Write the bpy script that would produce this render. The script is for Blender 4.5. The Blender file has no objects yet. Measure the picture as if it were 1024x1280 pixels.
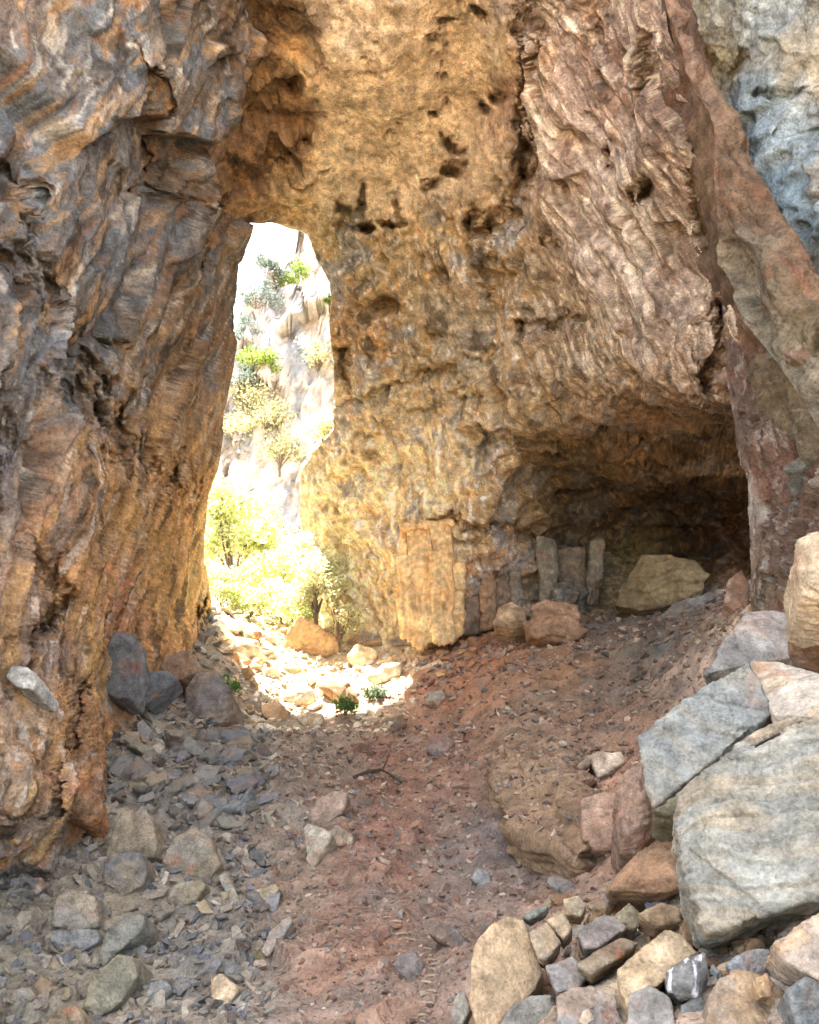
import bpy, bmesh, math, random
import numpy as np
from mathutils import Vector, Matrix, Quaternion
from mathutils.bvhtree import BVHTree

scene = bpy.context.scene
COL = scene.collection

# ---------------------------------------------------------------- camera
PITCH = math.radians(8.0)
cam_d = bpy.data.cameras.new('camera')
cam = bpy.data.objects.new('camera', cam_d)
COL.objects.link(cam)
cam.location = (0, 0, 0)
cam.rotation_euler = (math.radians(90) + PITCH, 0, 0)
cam_d.sensor_fit = 'VERTICAL'
cam_d.sensor_height = 36.0
cam_d.lens = 36.0 * 1000 / 1280
cam_d.clip_start = 0.05
cam_d.clip_end = 2000
scene.camera = cam

# ---------------------------------------------------------------- light
SUN_DIR = Vector((-0.24, 0.17, 0.955)).normalized()      # towards the sun
SUN_EL = math.asin(SUN_DIR.z)
SUN_AZ = math.atan2(SUN_DIR.x, SUN_DIR.y)
world = bpy.data.worlds.new('World')
scene.world = world
world.use_nodes = True
wn = world.node_tree.nodes
wl = world.node_tree.links
wn.clear()
sky = wn.new('ShaderNodeTexSky')
sky.sky_type = 'NISHITA'
sky.sun_disc = False
sky.sun_elevation = SUN_EL
sky.sun_rotation = SUN_AZ
sky.dust_density = 2.5
bg = wn.new('ShaderNodeBackground')
bg.inputs['Strength'].default_value = 0.15
wo = wn.new('ShaderNodeOutputWorld')
hs = wn.new('ShaderNodeHueSaturation')          # mutes the blue cast of the sky: paler all round
hs.inputs['Saturation'].default_value = 0.42
wl.new(sky.outputs[0], hs.inputs['Color'])
wl.new(hs.outputs[0], bg.inputs[0])
wl.new(bg.outputs[0], wo.inputs[0])

sun_d = bpy.data.lights.new('sun', 'SUN')
sun_d.energy = 5.0
sun_d.angle = math.radians(0.5)
sun_d.color = (1.0, 0.94, 0.84)
sun = bpy.data.objects.new('sun', sun_d)
COL.objects.link(sun)
sun.location = SUN_DIR * 200
sun.rotation_euler = (-SUN_DIR).to_track_quat('-Z', 'Y').to_euler()

vs = scene.view_settings
vs.view_transform = 'Standard'
vs.look = 'None'
vs.gamma = 1
vs.use_curve_mapping = False
vs.exposure = 3.3
scene.cycles.max_bounces = 8
scene.cycles.diffuse_bounces = 6
scene.cycles.use_denoising = True

# ---------------------------------------------------------------- numpy noise
U32 = np.uint32
def _mix(h):
    h = h.astype(U32)
    h ^= h >> U32(16); h *= U32(0x7feb352d)
    h ^= h >> U32(15); h *= U32(0x846ca68b)
    h ^= h >> U32(16)
    return h
def hash3(i, j, k, seed=0):
    a = i.astype(np.int64).astype(U32) * U32(0x9E3779B1)
    b = j.astype(np.int64).astype(U32) * U32(0x85EBCA77)
    c = k.astype(np.int64).astype(U32) * U32(0xC2B2AE3D)
    return _mix(a ^ (b << U32(1)) ^ (c >> U32(1)) ^ c ^ U32((seed * 2654435761) & 0xffffffff))
def rnd(h, n=0):
    return _mix(h + U32((n * 0x9E3779B9) & 0xffffffff)).astype(np.float32) * np.float32(1 / 4294967296.0)

def vnoise(P, seed=0):
    """smooth gradient noise, about -1..1"""
    P = np.asarray(P, np.float32)
    F = np.floor(P); f = P - F
    I = F.astype(np.int32)
    w = f * f * f * (f * (f * 6 - 15) + 10)
    out = np.zeros(len(P), np.float32)
    for dx in (0, 1):
        wx = w[:, 0] if dx else 1 - w[:, 0]
        for dy in (0, 1):
            wy = w[:, 1] if dy else 1 - w[:, 1]
            for dz in (0, 1):
                wz = w[:, 2] if dz else 1 - w[:, 2]
                h = hash3(I[:, 0] + dx, I[:, 1] + dy, I[:, 2] + dz, seed)
                gx = (h & U32(1023)).astype(np.float32) / 511.5 - 1
                gy = ((h >> U32(10)) & U32(1023)).astype(np.float32) / 511.5 - 1
                gz = ((h >> U32(20)) & U32(1023)).astype(np.float32) / 511.5 - 1
                out += wx * wy * wz * (gx * (f[:, 0] - dx) + gy * (f[:, 1] - dy) + gz * (f[:, 2] - dz))
    return out * 1.5
def fbm(P, octaves=4, seed=0, gain=0.5, lac=2.03):
    out = np.zeros(len(P), np.float32); a = 1.0; s = 1.0
    for o in range(octaves):
        out += a * vnoise(P * s, seed + o * 17)
        a *= gain; s *= lac
    return out
def ridged(P, octaves=3, seed=0):
    out = np.zeros(len(P), np.float32); a = 1.0; s = 1.0
    for o in range(octaves):
        out += a * (1 - 2 * np.abs(vnoise(P * s, seed + o * 31)))
        a *= 0.5; s *= 2.1
    return out
def facets(P, seed=0, tilt=0.6):
    """fractured rock: every random cell has its own offset and tilt. Returns (offset -0.5..0.5, edge distance, cell random)"""
    P = np.asarray(P, np.float32)
    F = np.floor(P).astype(np.int32)
    n = len(P)
    d1 = np.full(n, 81, np.float32); d2 = np.full(n, 81, np.float32)
    H = np.zeros(n, U32); K = np.zeros(n, np.int8)
    sc = np.float32(1 / 1023.0)
    offs = []
    f = P - F
    hx = [(F[:, 0] + k).astype(np.int64).astype(U32) * U32(0x9E3779B1) for k in (-1, 0, 1)]
    hy = [((F[:, 1] + k).astype(np.int64).astype(U32) * U32(0x85EBCA77)) << U32(1) for k in (-1, 0, 1)]
    hz = []
    for k in (-1, 0, 1):
        c = (F[:, 2] + k).astype(np.int64).astype(U32) * U32(0xC2B2AE3D)
        hz.append((c >> U32(1)) ^ c ^ U32((seed * 2654435761) & 0xffffffff))
    for a in range(3):
        for b in range(3):
            hab = hx[a] ^ hy[b]
            for c in range(3):
                h = _mix(hab ^ hz[c])
                vx = f[:, 0] - np.float32(a - 1) - (h & U32(1023)).astype(np.float32) * sc
                vy = f[:, 1] - np.float32(b - 1) - ((h >> U32(10)) & U32(1023)).astype(np.float32) * sc
                vz = f[:, 2] - np.float32(c - 1) - ((h >> U32(20)) & U32(1023)).astype(np.float32) * sc
                d = vx * vx + vy * vy + vz * vz
                near = d < d1
                d2 = np.where(near, d1, np.minimum(d2, d))
                d1 = np.where(near, d, d1)
                H = np.where(near, h, H)
                K = np.where(near, np.int8(a * 9 + b * 3 + c), K)
    K = K.astype(np.int32)
    vx = f[:, 0] - (K // 9 - 1) - (H & U32(1023)).astype(np.float32) * sc
    vy = f[:, 1] - (K // 3 % 3 - 1) - ((H >> U32(10)) & U32(1023)).astype(np.float32) * sc
    vz = f[:, 2] - (K % 3 - 1) - ((H >> U32(20)) & U32(1023)).astype(np.float32) * sc
    t = ((rnd(H, 4) - .5) * vx + (rnd(H, 5) - .5) * vy + (rnd(H, 6) - .5) * vz) * 2 * tilt
    off = (rnd(H, 7) - .5) + t
    return off.astype(np.float32), np.sqrt(d2) - np.sqrt(d1), rnd(H, 8)

def sstep(a, b, x):
    t = np.clip((x - a) / (b - a), 0, 1)
    return t * t * (3 - 2 * t)
def basis(a):
    """rows: long axis a, and two across it"""
    a = np.array(a, float); a /= np.linalg.norm(a)
    t = np.array([0, 0, 1.0]) if abs(a[2]) < .9 else np.array([1.0, 0, 0])
    b = np.cross(a, t); b /= np.linalg.norm(b)
    return np.stack([a, b, np.cross(a, b)]).astype(np.float32)
def aniso(P, a, long, across):
    """coordinates stretched along direction a (sizes in metres)"""
    Q = P @ basis(a).T
    return (Q / np.array([long, across, across], np.float32)).astype(np.float32)

# ---------------------------------------------------------------- layout helpers
CF = np.array([0, math.cos(PITCH), math.sin(PITCH)])
CU = np.array([0, -math.sin(PITCH), math.cos(PITCH)])
CX = np.array([1.0, 0, 0])
def at(px, py, d):
    """place in the cave, metres: seen at photo pixel (px,py), d metres in front of the lens"""
    px = np.asarray(px, float); py = np.asarray(py, float); d = np.asarray(d, float)
    return (d[..., None] * ((px[..., None] - 512) / 1000 * CX + CF + (640 - py[..., None]) / 1000 * CU))
def to_px(P):
    P = np.asarray(P, float)
    d = P @ CF
    return 512 + 1000 * (P @ CX) / d, 640 - 1000 * (P @ CU) / d, d

def tps(ctrl, vals, lam=1e-3):
    c = np.asarray(ctrl, float); v = np.asarray(vals, float)
    n = len(c)
    r2 = ((c[:, None] - c[None]) ** 2).sum(-1)
    K = np.where(r2 > 0, r2 * np.log(r2 + 1e-12), 0) + lam * np.eye(n)
    Pm = np.hstack([np.ones((n, 1)), c])
    A = np.zeros((n + 3, n + 3)); A[:n, :n] = K; A[:n, n:] = Pm; A[n:, :n] = Pm.T
    b = np.zeros(n + 3); b[:n] = v
    s = np.linalg.solve(A, b)
    def f(q):
        q = np.asarray(q, float); out = np.empty(len(q))
        for i in range(0, len(q), 40000):
            qq = q[i:i + 40000]
            rr = ((qq[:, None] - c[None]) ** 2).sum(-1)
            out[i:i + 40000] = np.where(rr > 0, rr * np.log(rr + 1e-12), 0) @ s[:n] + s[n] + qq @ s[n + 1:]
        return out
    return f

def lin(c):
    c = np.asarray(c, float) / 255
    return np.where(c <= 0.04045, c / 12.92, ((c + 0.055) / 1.055) ** 2.4)

def seg_dist(px, py, poly):
    """distance in pixels to a polyline, and side (+ below / right of it)"""
    best = np.full(px.shape, 1e9); side = np.zeros(px.shape)
    for (x0, y0), (x1, y1) in zip(poly[:-1], poly[1:]):
        dx, dy = x1 - x0, y1 - y0
        L2 = dx * dx + dy * dy
        t = np.clip(((px - x0) * dx + (py - y0) * dy) / L2, 0, 1)
        ex, ey = px - x0 - t * dx, py - y0 - t * dy
        d = np.hypot(ex, ey)
        m = d < best
        best = np.where(m, d, best)
        side = np.where(m, np.sign(dx * ey - dy * ex), side)
    return best, side

def mesh_obj(name, verts, faces, mat, colors=None, smooth=True, parent=None):
    me = bpy.data.meshes.new(name)
    verts = np.asarray(verts, np.float32); faces = np.asarray(faces, np.int32)
    n, k = faces.shape
    me.vertices.add(len(verts)); me.vertices.foreach_set('co', verts.ravel())
    me.loops.add(n * k); me.loops.foreach_set('vertex_index', faces.ravel())
    me.polygons.add(n)
    me.polygons.foreach_set('loop_start', np.arange(0, n * k, k, dtype=np.int32))
    me.update(calc_edges=True)
    me.polygons.foreach_set('use_smooth', np.full(n, smooth, bool))
    if colors is not None:
        a = me.attributes.new('tint', 'FLOAT_COLOR', 'POINT')
        c4 = np.ones((len(verts), 4), np.float32); c4[:, :3] = colors
        a.data.foreach_set('color', c4.ravel())
    me.materials.append(mat)
    o = bpy.data.objects.new(name, me)
    COL.objects.link(o)
    if parent is not None: o.parent = parent
    return o
def tag(o, label, cat=None, group=None, kind=None):
    o['label'] = label
    if cat: o['category'] = cat
    if group: o['group'] = group
    if kind: o['kind'] = kind
    return o
def grid_faces(nr, nc):
    i = np.arange(nr - 1)[:, None] * nc + np.arange(nc - 1)[None]
    return np.stack([i, i + 1, i + nc + 1, i + nc], -1).reshape(-1, 4)
def grid_normals(G):
    du = np.gradient(G, axis=1); dv = np.gradient(G, axis=0)
    N = np.cross(du, dv)
    N /= np.linalg.norm(N, axis=-1, keepdims=True) + 1e-12
    return N

# ---------------------------------------------------------------- materials
def new_mat(name):
    m = bpy.data.materials.new(name); m.use_nodes = True
    nt = m.node_tree; nt.nodes.clear()
    out = nt.nodes.new('ShaderNodeOutputMaterial')
    b = nt.nodes.new('ShaderNodeBsdfPrincipled')
    nt.links.new(b.outputs[0], out.inputs[0])
    b.inputs['Specular IOR Level'].default_value = 0.25
    b.inputs['Roughness'].default_value = 0.88
    return m, nt, b
def nd(nt, kind, **kw):
    n = nt.nodes.new(kind)
    for k, v in kw.items():
        if k in n.inputs: n.inputs[k].default_value = v
        else: setattr(n, k, v)
    return n
def grain(nt, b, base_socket, coord_socket, s1, s2, lo, hi, bump, dist, stain=None, strata=False):
    """fine grain: light-dark mottling on the base colour, and relief"""
    L = nt.links
    n1 = nd(nt, 'ShaderNodeTexNoise', Scale=s1, Detail=7.0, Roughness=0.62)
    n2 = nd(nt, 'ShaderNodeTexNoise', Scale=s2, Detail=5.0, Roughness=0.7)
    L.new(coord_socket, n1.inputs['Vector']); L.new(coord_socket, n2.inputs['Vector'])
    add = nd(nt, 'ShaderNodeMath', operation='ADD')
    L.new(n1.outputs[0], add.inputs[0]); L.new(n2.outputs[0], add.inputs[1])
    src = add.outputs[0]
    mr = nd(nt, 'ShaderNodeMapRange'); 
    mr.inputs['From Min'].default_value = 0.72; mr.inputs['From Max'].default_value = 1.28
    mr.inputs['To Min'].default_value = lo; mr.inputs['To Max'].default_value = hi
    L.new(src, mr.inputs['Value'])
    mul = nd(nt, 'ShaderNodeVectorMath', operation='SCALE')
    L.new(base_socket, mul.inputs[0]); L.new(mr.outputs[0], mul.inputs['Scale'])
    col = mul.outputs[0]
    if stain:
        n3 = nd(nt, 'ShaderNodeTexNoise', Scale=s1 * 0.45, Detail=5.0, Roughness=0.6)
        off = nd(nt, 'ShaderNodeVectorMath', operation='ADD'); off.inputs[1].default_value = (31.7, 5.1, 12.9)
        L.new(coord_socket, off.inputs[0]); L.new(off.outputs[0], n3.inputs['Vector'])
        mr3 = nd(nt, 'ShaderNodeMapRange'); mr3.inputs['From Min'].default_value = 0.5; mr3.inputs['From Max'].default_value = 0.68
        mr3.inputs['To Max'].default_value = stain[1]
        L.new(n3.outputs[0], mr3.inputs['Value'])
        mx = nd(nt, 'ShaderNodeMix', data_type='RGBA')
        L.new(mr3.outputs[0], mx.inputs[0]); L.new(col, mx.inputs[6]); mx.inputs[7].default_value = (*stain[0], 1)
        col = mx.outputs[2]
    L.new(col, b.inputs['Base Color'])
    hsrc = src
    if strata:
        w = nd(nt, 'ShaderNodeMapping'); w.inputs['Scale'].default_value = (1.2, 1.2, 14)
        L.new(coord_socket, w.inputs[0])
        n4 = nd(nt, 'ShaderNodeTexNoise', Scale=1.5, Detail=4.0, Roughness=0.55)
        L.new(w.outputs[0], n4.inputs['Vector'])
        ad2 = nd(nt, 'ShaderNodeMath', operation='ADD'); L.new(src, ad2.inputs[0]); L.new(n4.outputs[0], ad2.inputs[1])
        hsrc = ad2.outputs[0]
    bp = nd(nt, 'ShaderNodeBump', Strength=bump, Distance=dist)
    L.new(hsrc, bp.inputs['Height']); L.new(bp.outputs[0], b.inputs['Normal'])

def wall_material(name, s1=2.2, s2=9.0, lo=0.72, hi=1.25, bump=0.7, dist=0.08, stain=None):
    m, nt, b = new_mat(name)
    at_ = nd(nt, 'ShaderNodeAttribute', attribute_name='tint')
    tc = nd(nt, 'ShaderNodeTexCoord')
    grain(nt, b, at_.outputs['Color'], tc.outputs['Object'], s1, s2, lo, hi, bump, dist, stain)
    return m
def rock_material(name, stain):
    """loose rocks: the colour is each rock's own, the grain is shifted from rock to rock"""
    m, nt, b = new_mat(name)
    oi = nd(nt, 'ShaderNodeObjectInfo'); tc = nd(nt, 'ShaderNodeTexCoord')
    k = nd(nt, 'ShaderNodeMath', operation='MULTIPLY'); k.inputs[1].default_value = 57.0
    nt.links.new(oi.outputs['Random'], k.inputs[0])
    v = nd(nt, 'ShaderNodeVectorMath', operation='ADD')
    nt.links.new(tc.outputs['Object'], v.inputs[0]); nt.links.new(k.outputs[0], v.inputs[1])
    grain(nt, b, oi.outputs['Color'], v.outputs[0], 2.6, 14.0, 0.7, 1.28, 0.55, 0.035, stain, strata=True)
    return m
M_WALL = wall_material('cave_rock', 4.5, 20.0, 0.42, 1.6, 1.0, 0.10)
M_GROUND = wall_material('earth_and_gravel', 3.0, 22.0, 0.5, 1.5, 0.9, 0.06)
M_FAR = wall_material('far_cliff_rock', 0.25, 1.5, 0.7, 1.25, 0.8, 0.4)
M_ROCK = rock_material('loose_rock', ((0.30, 0.17, 0.09), 0.45))
# ---------------------------------------------------------------- cave walls
def shepard(px, py, cp, power=1.8, soft=400.0):
    num = np.zeros((len(px), 3)); den = np.zeros(len(px))
    for (x, y, c) in cp:
        w = 1 / (((px - x) ** 2 + (py - y) ** 2) + soft) ** power
        num += w[:, None] * lin(c)[None]; den += w
    return num / den[:, None]

SHP = [0, 0]
def gblur(h, r=2, passes=2):
    """soften a field over the current face (breaks are steep, not vertical)"""
    H = h.reshape(SHP)
    for _ in range(passes):
        for ax in (0, 1):
            Hp = np.concatenate([np.repeat(H.take([0], ax), r + 1, ax), H, np.repeat(H.take([-1], ax), r, ax)], ax)
            c = np.cumsum(Hp.astype(np.float64), ax); n_ = H.shape[ax]
            H = (c.take(range(2 * r + 1, 2 * r + 1 + n_), ax) - c.take(range(0, n_), ax)) / (2 * r + 1)
    return H.ravel().astype(np.float32)
def desat(C, k):
    l = (C * np.array([.3, .55, .15])).sum(1, keepdims=True)
    return l + (C - l) * k
def sheet(name, py0, py1, left, right, step, dpts, cpts, relief, paint, mat,
          wrapL=None, wrapR=None, pits=(), creases=(), free=None, freew=50, sat=1.0, val=1.0):
    """one rock face: smooth large form through measured points, then broken up by 3D relief along its own normals"""
    def axis(lo, hi, f0, f1):
        # fine where the photograph looks, coarse outside it
        return np.concatenate([np.arange(lo, max(lo, f0), step * 3.2), np.arange(max(lo, f0), min(hi, f1), step), np.arange(min(hi, f1), hi + step, step * 3.2) if hi > f1 else [hi]])
    rows = axis(py0, py1, -25, 1305)
    lp, lx = [p for p, _ in left], [x for _, x in left]
    rp, rx = [p for p, _ in right], [x for _, x in right]
    L = np.interp(rows, lp, lx); R = np.interp(rows, rp, rx)
    colsx = axis(L.min(), R.max() + step, -25, 1049)
    PX, PY = np.meshgrid(colsx, rows)
    inside_ = (PX > L[:, None] - step * 1.01) & (PX < R[:, None] + step * 1.01)
    PX = np.clip(PX, L[:, None] * inside_ + PX * ~inside_, R[:, None] * inside_ + PX * ~inside_)
    f = tps([(x / 100, y / 100) for x, y, d in dpts], [math.log(d) for x, y, d in dpts])
    # the large form is smooth: evaluate coarsely, then interpolate
    cs = 6
    qx = np.arange(colsx[0] - 1, colsx[-1] + cs + 1, cs); qy = np.arange(rows[0], rows[-1] + cs + 1, cs)
    QX, QY = np.meshgrid(qx, qy)
    QD = f(np.stack([QX.ravel() / 100, QY.ravel() / 100], 1)).reshape(QX.shape)
    def dep(x, y):
        u = np.clip((x - qx[0]) / cs, 0, len(qx) - 1.001); v = np.clip((y - qy[0]) / cs, 0, len(qy) - 1.001)
        i, j = u.astype(int), v.astype(int); a, b_ = u - i, v - j
        return np.exp(QD[j, i] * (1 - a) * (1 - b_) + QD[j, i + 1] * a * (1 - b_) + QD[j + 1, i] * (1 - a) * b_ + QD[j + 1, i + 1] * a * b_)
    D = np.clip(dep(PX, PY), 3, 60)
    W = at(PX, PY, D).reshape(-1, 3).astype(np.float32)
    # ragged outlines and hollows that belong to the large form
    wx = (fbm(W * .9, 6, 5, .6) * 14).reshape(PX.shape); wy = (fbm(W * .9, 6, 77, .6) * 14).reshape(PX.shape); brk = np.clip(.75 + .9 * fbm(W * 1.6, 4, 78, .6), .05, 1.6).reshape(PX.shape)
    for (x, y, rx_, ry_, a) in pits:
        q = ((PX + wx * .9 - x) / rx_) ** 2 + ((PY + wy * .9 - y) / ry_) ** 2
        D = D + a * brk * np.exp(-q ** 1.4)
    for (poly, w, a, onesided) in creases:
        dist, side = seg_dist(PX + wx, PY + wy, poly)
        if onesided:
            D = D + a * np.where(side > 0, np.exp(-dist / w), 0)
        else:
            D = D + a * brk * np.exp(-(dist / (w * (.5 + brk * .6))) ** 2)
    G = at(PX, PY, D)
    nr, nc = PX.shape
    SHP[0], SHP[1] = nr, nc
    N = grid_normals(at(PX, PY, np.clip(dep(PX, PY), 3, 60)))
    N = N * np.sign(np.median((N * -G).sum(-1)))
    N = np.stack([gblur(N[..., k].ravel(), 9) for k in range(3)], 1)
    N /= np.linalg.norm(N, axis=-1, keepdims=True) + 1e-9
    P = G.reshape(-1, 3).astype(np.float32)
    px, py = PX.ravel(), PY.ravel()
    h, info = relief(P, px, py)
    # free edges (around the opening) stay close to their measured outline
    if free is not None:
        dist, _ = seg_dist(px, py, free)
        h = h * (.25 + .75 * sstep(0, freew, dist))
    V = P + N * h[:, None]
    wpx = px + fbm(P * .55, 4, 205) * 45; wpy = py + fbm(P * .55, 4, 406) * 45
    C = shepard(wpx, wpy, cpts)
    C = np.clip(desat(paint(C, P, px, py, info), sat) * val * np.array([.97, 1.01, 1.0]), 0.01, 0.95)
    ok = inside_.ravel()
    F = grid_faces(nr, nc)
    F = F[ok[F].all(1)]
    used = np.zeros(nr * nc, bool); used[F.ravel()] = True
    remap = np.cumsum(used) - 1
    Vs, Cs, Fs = [V[used]], [C[used]], [remap[F]]
    n0 = int(used.sum())
    # free edges turn back into the rock
    for wrap, sx in ((wrapL, -1), (wrapR, 1)):
        if wrap is None: continue
        v, ln, n = wrap; v = np.array(v, float) / np.linalg.norm(v)
        ex = L if sx < 0 else R
        s = np.linspace(0, 1, n) ** 1.6 * ln
        first = np.argmax(inside_, 1) if sx < 0 else nc - 1 - np.argmax(inside_[:, ::-1], 1)
        idx = np.arange(nr) * nc + first
        E = V[idx]
        Eb = np.stack([np.convolve(np.pad(E[:, k], 12, mode='edge'), np.ones(25) / 25, 'valid') for k in range(3)], 1)
        m_ = np.clip(s / .6, 0, 1)[None, :, None]
        S = E[:, None] * (1 - m_) + Eb[:, None] * m_ + s[None, :, None] * v
        Sf = S.reshape(-1, 3).astype(np.float32)
        wob = (fbm(Sf * .7, 5, 808, .6) * .35).reshape(nr, n) * np.clip(s / 1.5, 0, 1)[None]
        S = S + wob[..., None] * np.array([sx * .8, 0, -.4])
        Vs.append(S.reshape(-1, 3)); Cs.append(np.clip(np.repeat(C[idx][:, None], n, 1).reshape(-1, 3) * (1 + .35 * fbm(Sf * 1.5, 5, 809, .6))[:, None], .01, .95))
        Fs.append(grid_faces(nr, n) + n0); n0 += nr * n
    o = mesh_obj(name, np.concatenate(Vs), np.concatenate(Fs), mat, np.concatenate(Cs))
    o['kind'] = 'structure'
    return o

GREYB = lin((128, 134, 142)); RUST = lin((176, 96, 44)); PALE = lin((214, 202, 188)); OCHRE = lin((200, 150, 84)); DARKB = lin((74, 56, 42))
def mixc(C, c, f):
    f = np.clip(f, 0, 1)[:, None]
    return C * (1 - f) + c[None] * f

# ---- left wall
def pocks(P, scale, seed, lo=.35, hi=.75):
    return sstep(lo, hi, fbm(P * scale, 3, seed))
def relief_left(P, px, py):
    a = (0.02, 0.42, 1.0)
    Wp = P + np.stack([fbm(P * .35, 2, 1), fbm(P * .35, 2, 2), fbm(P * .35, 2, 3)], 1) * .3
    up = 1 - sstep(520, 720, py + .35 * px)                 # broken plates above, draped curtains below
    f1, e1, r1 = facets(aniso(Wp, a, 6.0, 2.0), 11, .8)
    f2, e2, r2 = facets(aniso(Wp, a, 1.9, .6), 12, .8)
    f3, e3, r3 = facets(aniso(Wp, a, .7, .2), 13, .8)
    s1 = ridged(aniso(Wp, a, 3.2, .5), 4, 21)
    s2 = ridged(aniso(Wp, a, 1.1, .13), 4, 22)
    s3 = fbm(aniso(Wp, a, 1.6, .3), 6, 23, .62)
    pk = pocks(aniso(Wp, a, 1.6, .7), 1.0, 24)
    h = fbm(P * .22, 3, 30) * .45 + gblur(f1 * (.2 + .5 * up) + f2 * (.08 + .14 * up) + f3 * .05, 1, 1) - gblur(pk, 3) * .08 + s1 * (.03 + .05 * (1 - up)) + s2 * (.018 + .02 * (1 - up)) + fbm(P * 4, 5, 33, .65) * .022
    return h, (up, s1, s2, r1, r2, e1, pk, s3)
def paint_left(C, P, px, py, info):
    up, s1, s2, r1, r2, e1, pk, s3 = info
    a = (0.02, 0.42, 1.0)
    Q = P + np.stack([fbm(P * .7, 3, 601), fbm(P * .7, 3, 602), fbm(P * .7, 3, 603)], 1) * .14
    n = fbm(aniso(Q, a, 3.2, .7), 7, 61, .65); n2 = fbm(aniso(Q, a, 1.6, .11), 4, 62, .6); n3 = fbm(Q * .8, 6, 63, .6)
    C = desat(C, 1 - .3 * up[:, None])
    C = mixc(C, GREYB * .72, sstep(-.05, .35, n3 + .4 * (r1 - .5)) * (.15 + .6 * up))
    C = mixc(C, OCHRE * .85, sstep(.12, .5, fbm(aniso(Q, a, 2.2, .3), 6, 64, .6)) * (.7 - .2 * up))
    C = mixc(C, lin((168, 112, 62)) * .9, sstep(.3, .65, fbm(aniso(Q, a, 2.0, .25), 6, 66, .6)) * (.6 - .1 * up))
    C = mixc(C, PALE * .85, sstep(.3, .6, fbm(aniso(Q, a, 2.0, .26), 6, 65, .6)) * .55)
    C = mixc(C, DARKB * .5, sstep(.25, .6, fbm(aniso(Q, a, 1.4, .5), 6, 67, .62)) * .7)
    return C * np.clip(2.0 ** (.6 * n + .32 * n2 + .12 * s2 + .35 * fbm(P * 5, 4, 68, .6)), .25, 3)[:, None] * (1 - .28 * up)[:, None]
L_right = [(-240, 350), (0, 318), (55, 322), (75, 305), (128, 290), (160, 268), (235, 270), (252, 268), (266, 286), (280, 312), (295, 310), (310, 305), (375, 297), (437, 297), (500, 289), (588, 270), (625, 261), (700, 255), (748, 260), (800, 262), (1340, 262)]
L_left = [(-240, -520), (1340, -420)]
L_d = [(-420, -240, 8), (-420, 300, 7), (-420, 700, 6.3), (-420, 1340, 6.4), (-100, -240, 12), (-100, 300, 9.6), (-100, 700, 8.5), (-100, 1340, 9.0),
       (0, 0, 13), (0, 300, 11.6), (0, 600, 10.6), (0, 870, 10.4), (0, 900, 9.7), (0, 1100, 9.7), (0, 1340, 10.6), (60, 1110, 10.2), (85, 1000, 10.8), (70, 900, 11.5), (110, 880, 14.2), (115, 1010, 13.2), (110, 1120, 11.8),
       (150, 0, 15), (150, 300, 15.2), (150, 600, 15.4), (130, 800, 15.8), (250, -240, 17), (250, 0, 17.5), (250, 300, 20.3), (230, 600, 21.8), (240, 760, 25),
       (318, 0, 19), (275, 200, 20), (320, 280, 23.5), (298, 400, 24), (288, 520, 25), (258, 700, 26.8), (264, 790, 27.5), (200, 830, 21.5), (150, 900, 17), (262, 1000, 20), (262, 1340, 14)]
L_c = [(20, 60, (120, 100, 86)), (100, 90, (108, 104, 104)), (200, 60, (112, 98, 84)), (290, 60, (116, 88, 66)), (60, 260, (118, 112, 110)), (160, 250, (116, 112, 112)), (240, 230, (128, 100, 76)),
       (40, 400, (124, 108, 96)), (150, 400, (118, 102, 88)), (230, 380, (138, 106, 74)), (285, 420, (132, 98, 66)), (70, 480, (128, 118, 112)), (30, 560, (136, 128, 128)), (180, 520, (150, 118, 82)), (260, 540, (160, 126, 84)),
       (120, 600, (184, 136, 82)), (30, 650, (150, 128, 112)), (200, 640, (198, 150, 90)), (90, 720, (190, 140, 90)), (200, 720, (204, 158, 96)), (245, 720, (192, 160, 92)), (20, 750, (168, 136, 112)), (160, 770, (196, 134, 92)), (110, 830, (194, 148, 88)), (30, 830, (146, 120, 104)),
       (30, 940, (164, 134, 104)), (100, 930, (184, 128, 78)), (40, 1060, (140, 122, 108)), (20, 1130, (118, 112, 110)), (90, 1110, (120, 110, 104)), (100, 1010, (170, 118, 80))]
L_creases = [([(-20, 320), (30, 330), (70, 390), (130, 470), (150, 520)], 15, .55, False),
             ([(80, 480), (140, 510), (175, 570), (225, 605)], 26, .6, False),
             ([(-20, 190), (20, 215), (45, 240), (35, 300)], 9, .6, False),
             ([(160, 95), (195, 190), (180, 235)], 26, .4, True),
             ([(238, 330), (225, 240), (192, 235)], 10, .5, True),
             ([(0, 470), (30, 560), (0, 640)], 9, .5, False),
             ([(40, 690), (55, 760), (20, 810)], 12, .7, False),
             ([(92, 860), (84, 930), (66, 1020)], 9, .5, True),
             ([(0, 1110), (40, 1100), (75, 1095)], 5, .4, False),
             ([(0, 1022), (70, 1020)], 3, .25, False)]
sheet('cave_wall_left', -240, 1340, L_left, L_right, 1.75, L_d, L_c, relief_left, paint_left, M_WALL, sat=.9, val=1.18, wrapR=((-.62, 1, 0), 9, 60), creases=L_creases, free=[(320, 281), (305, 310), (297, 375), (297, 437), (289, 500), (270, 588), (255, 700), (260, 748), (262, 800)],  # val lifts the wall colour for light bounced off the sunlit floor
      pits=[(255, 770, 16, 12, 2.0), (100, 560, 10, 16, .8), (20, 210, 10, 10, .8), (150, 430, 10, 8, .5)])

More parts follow.
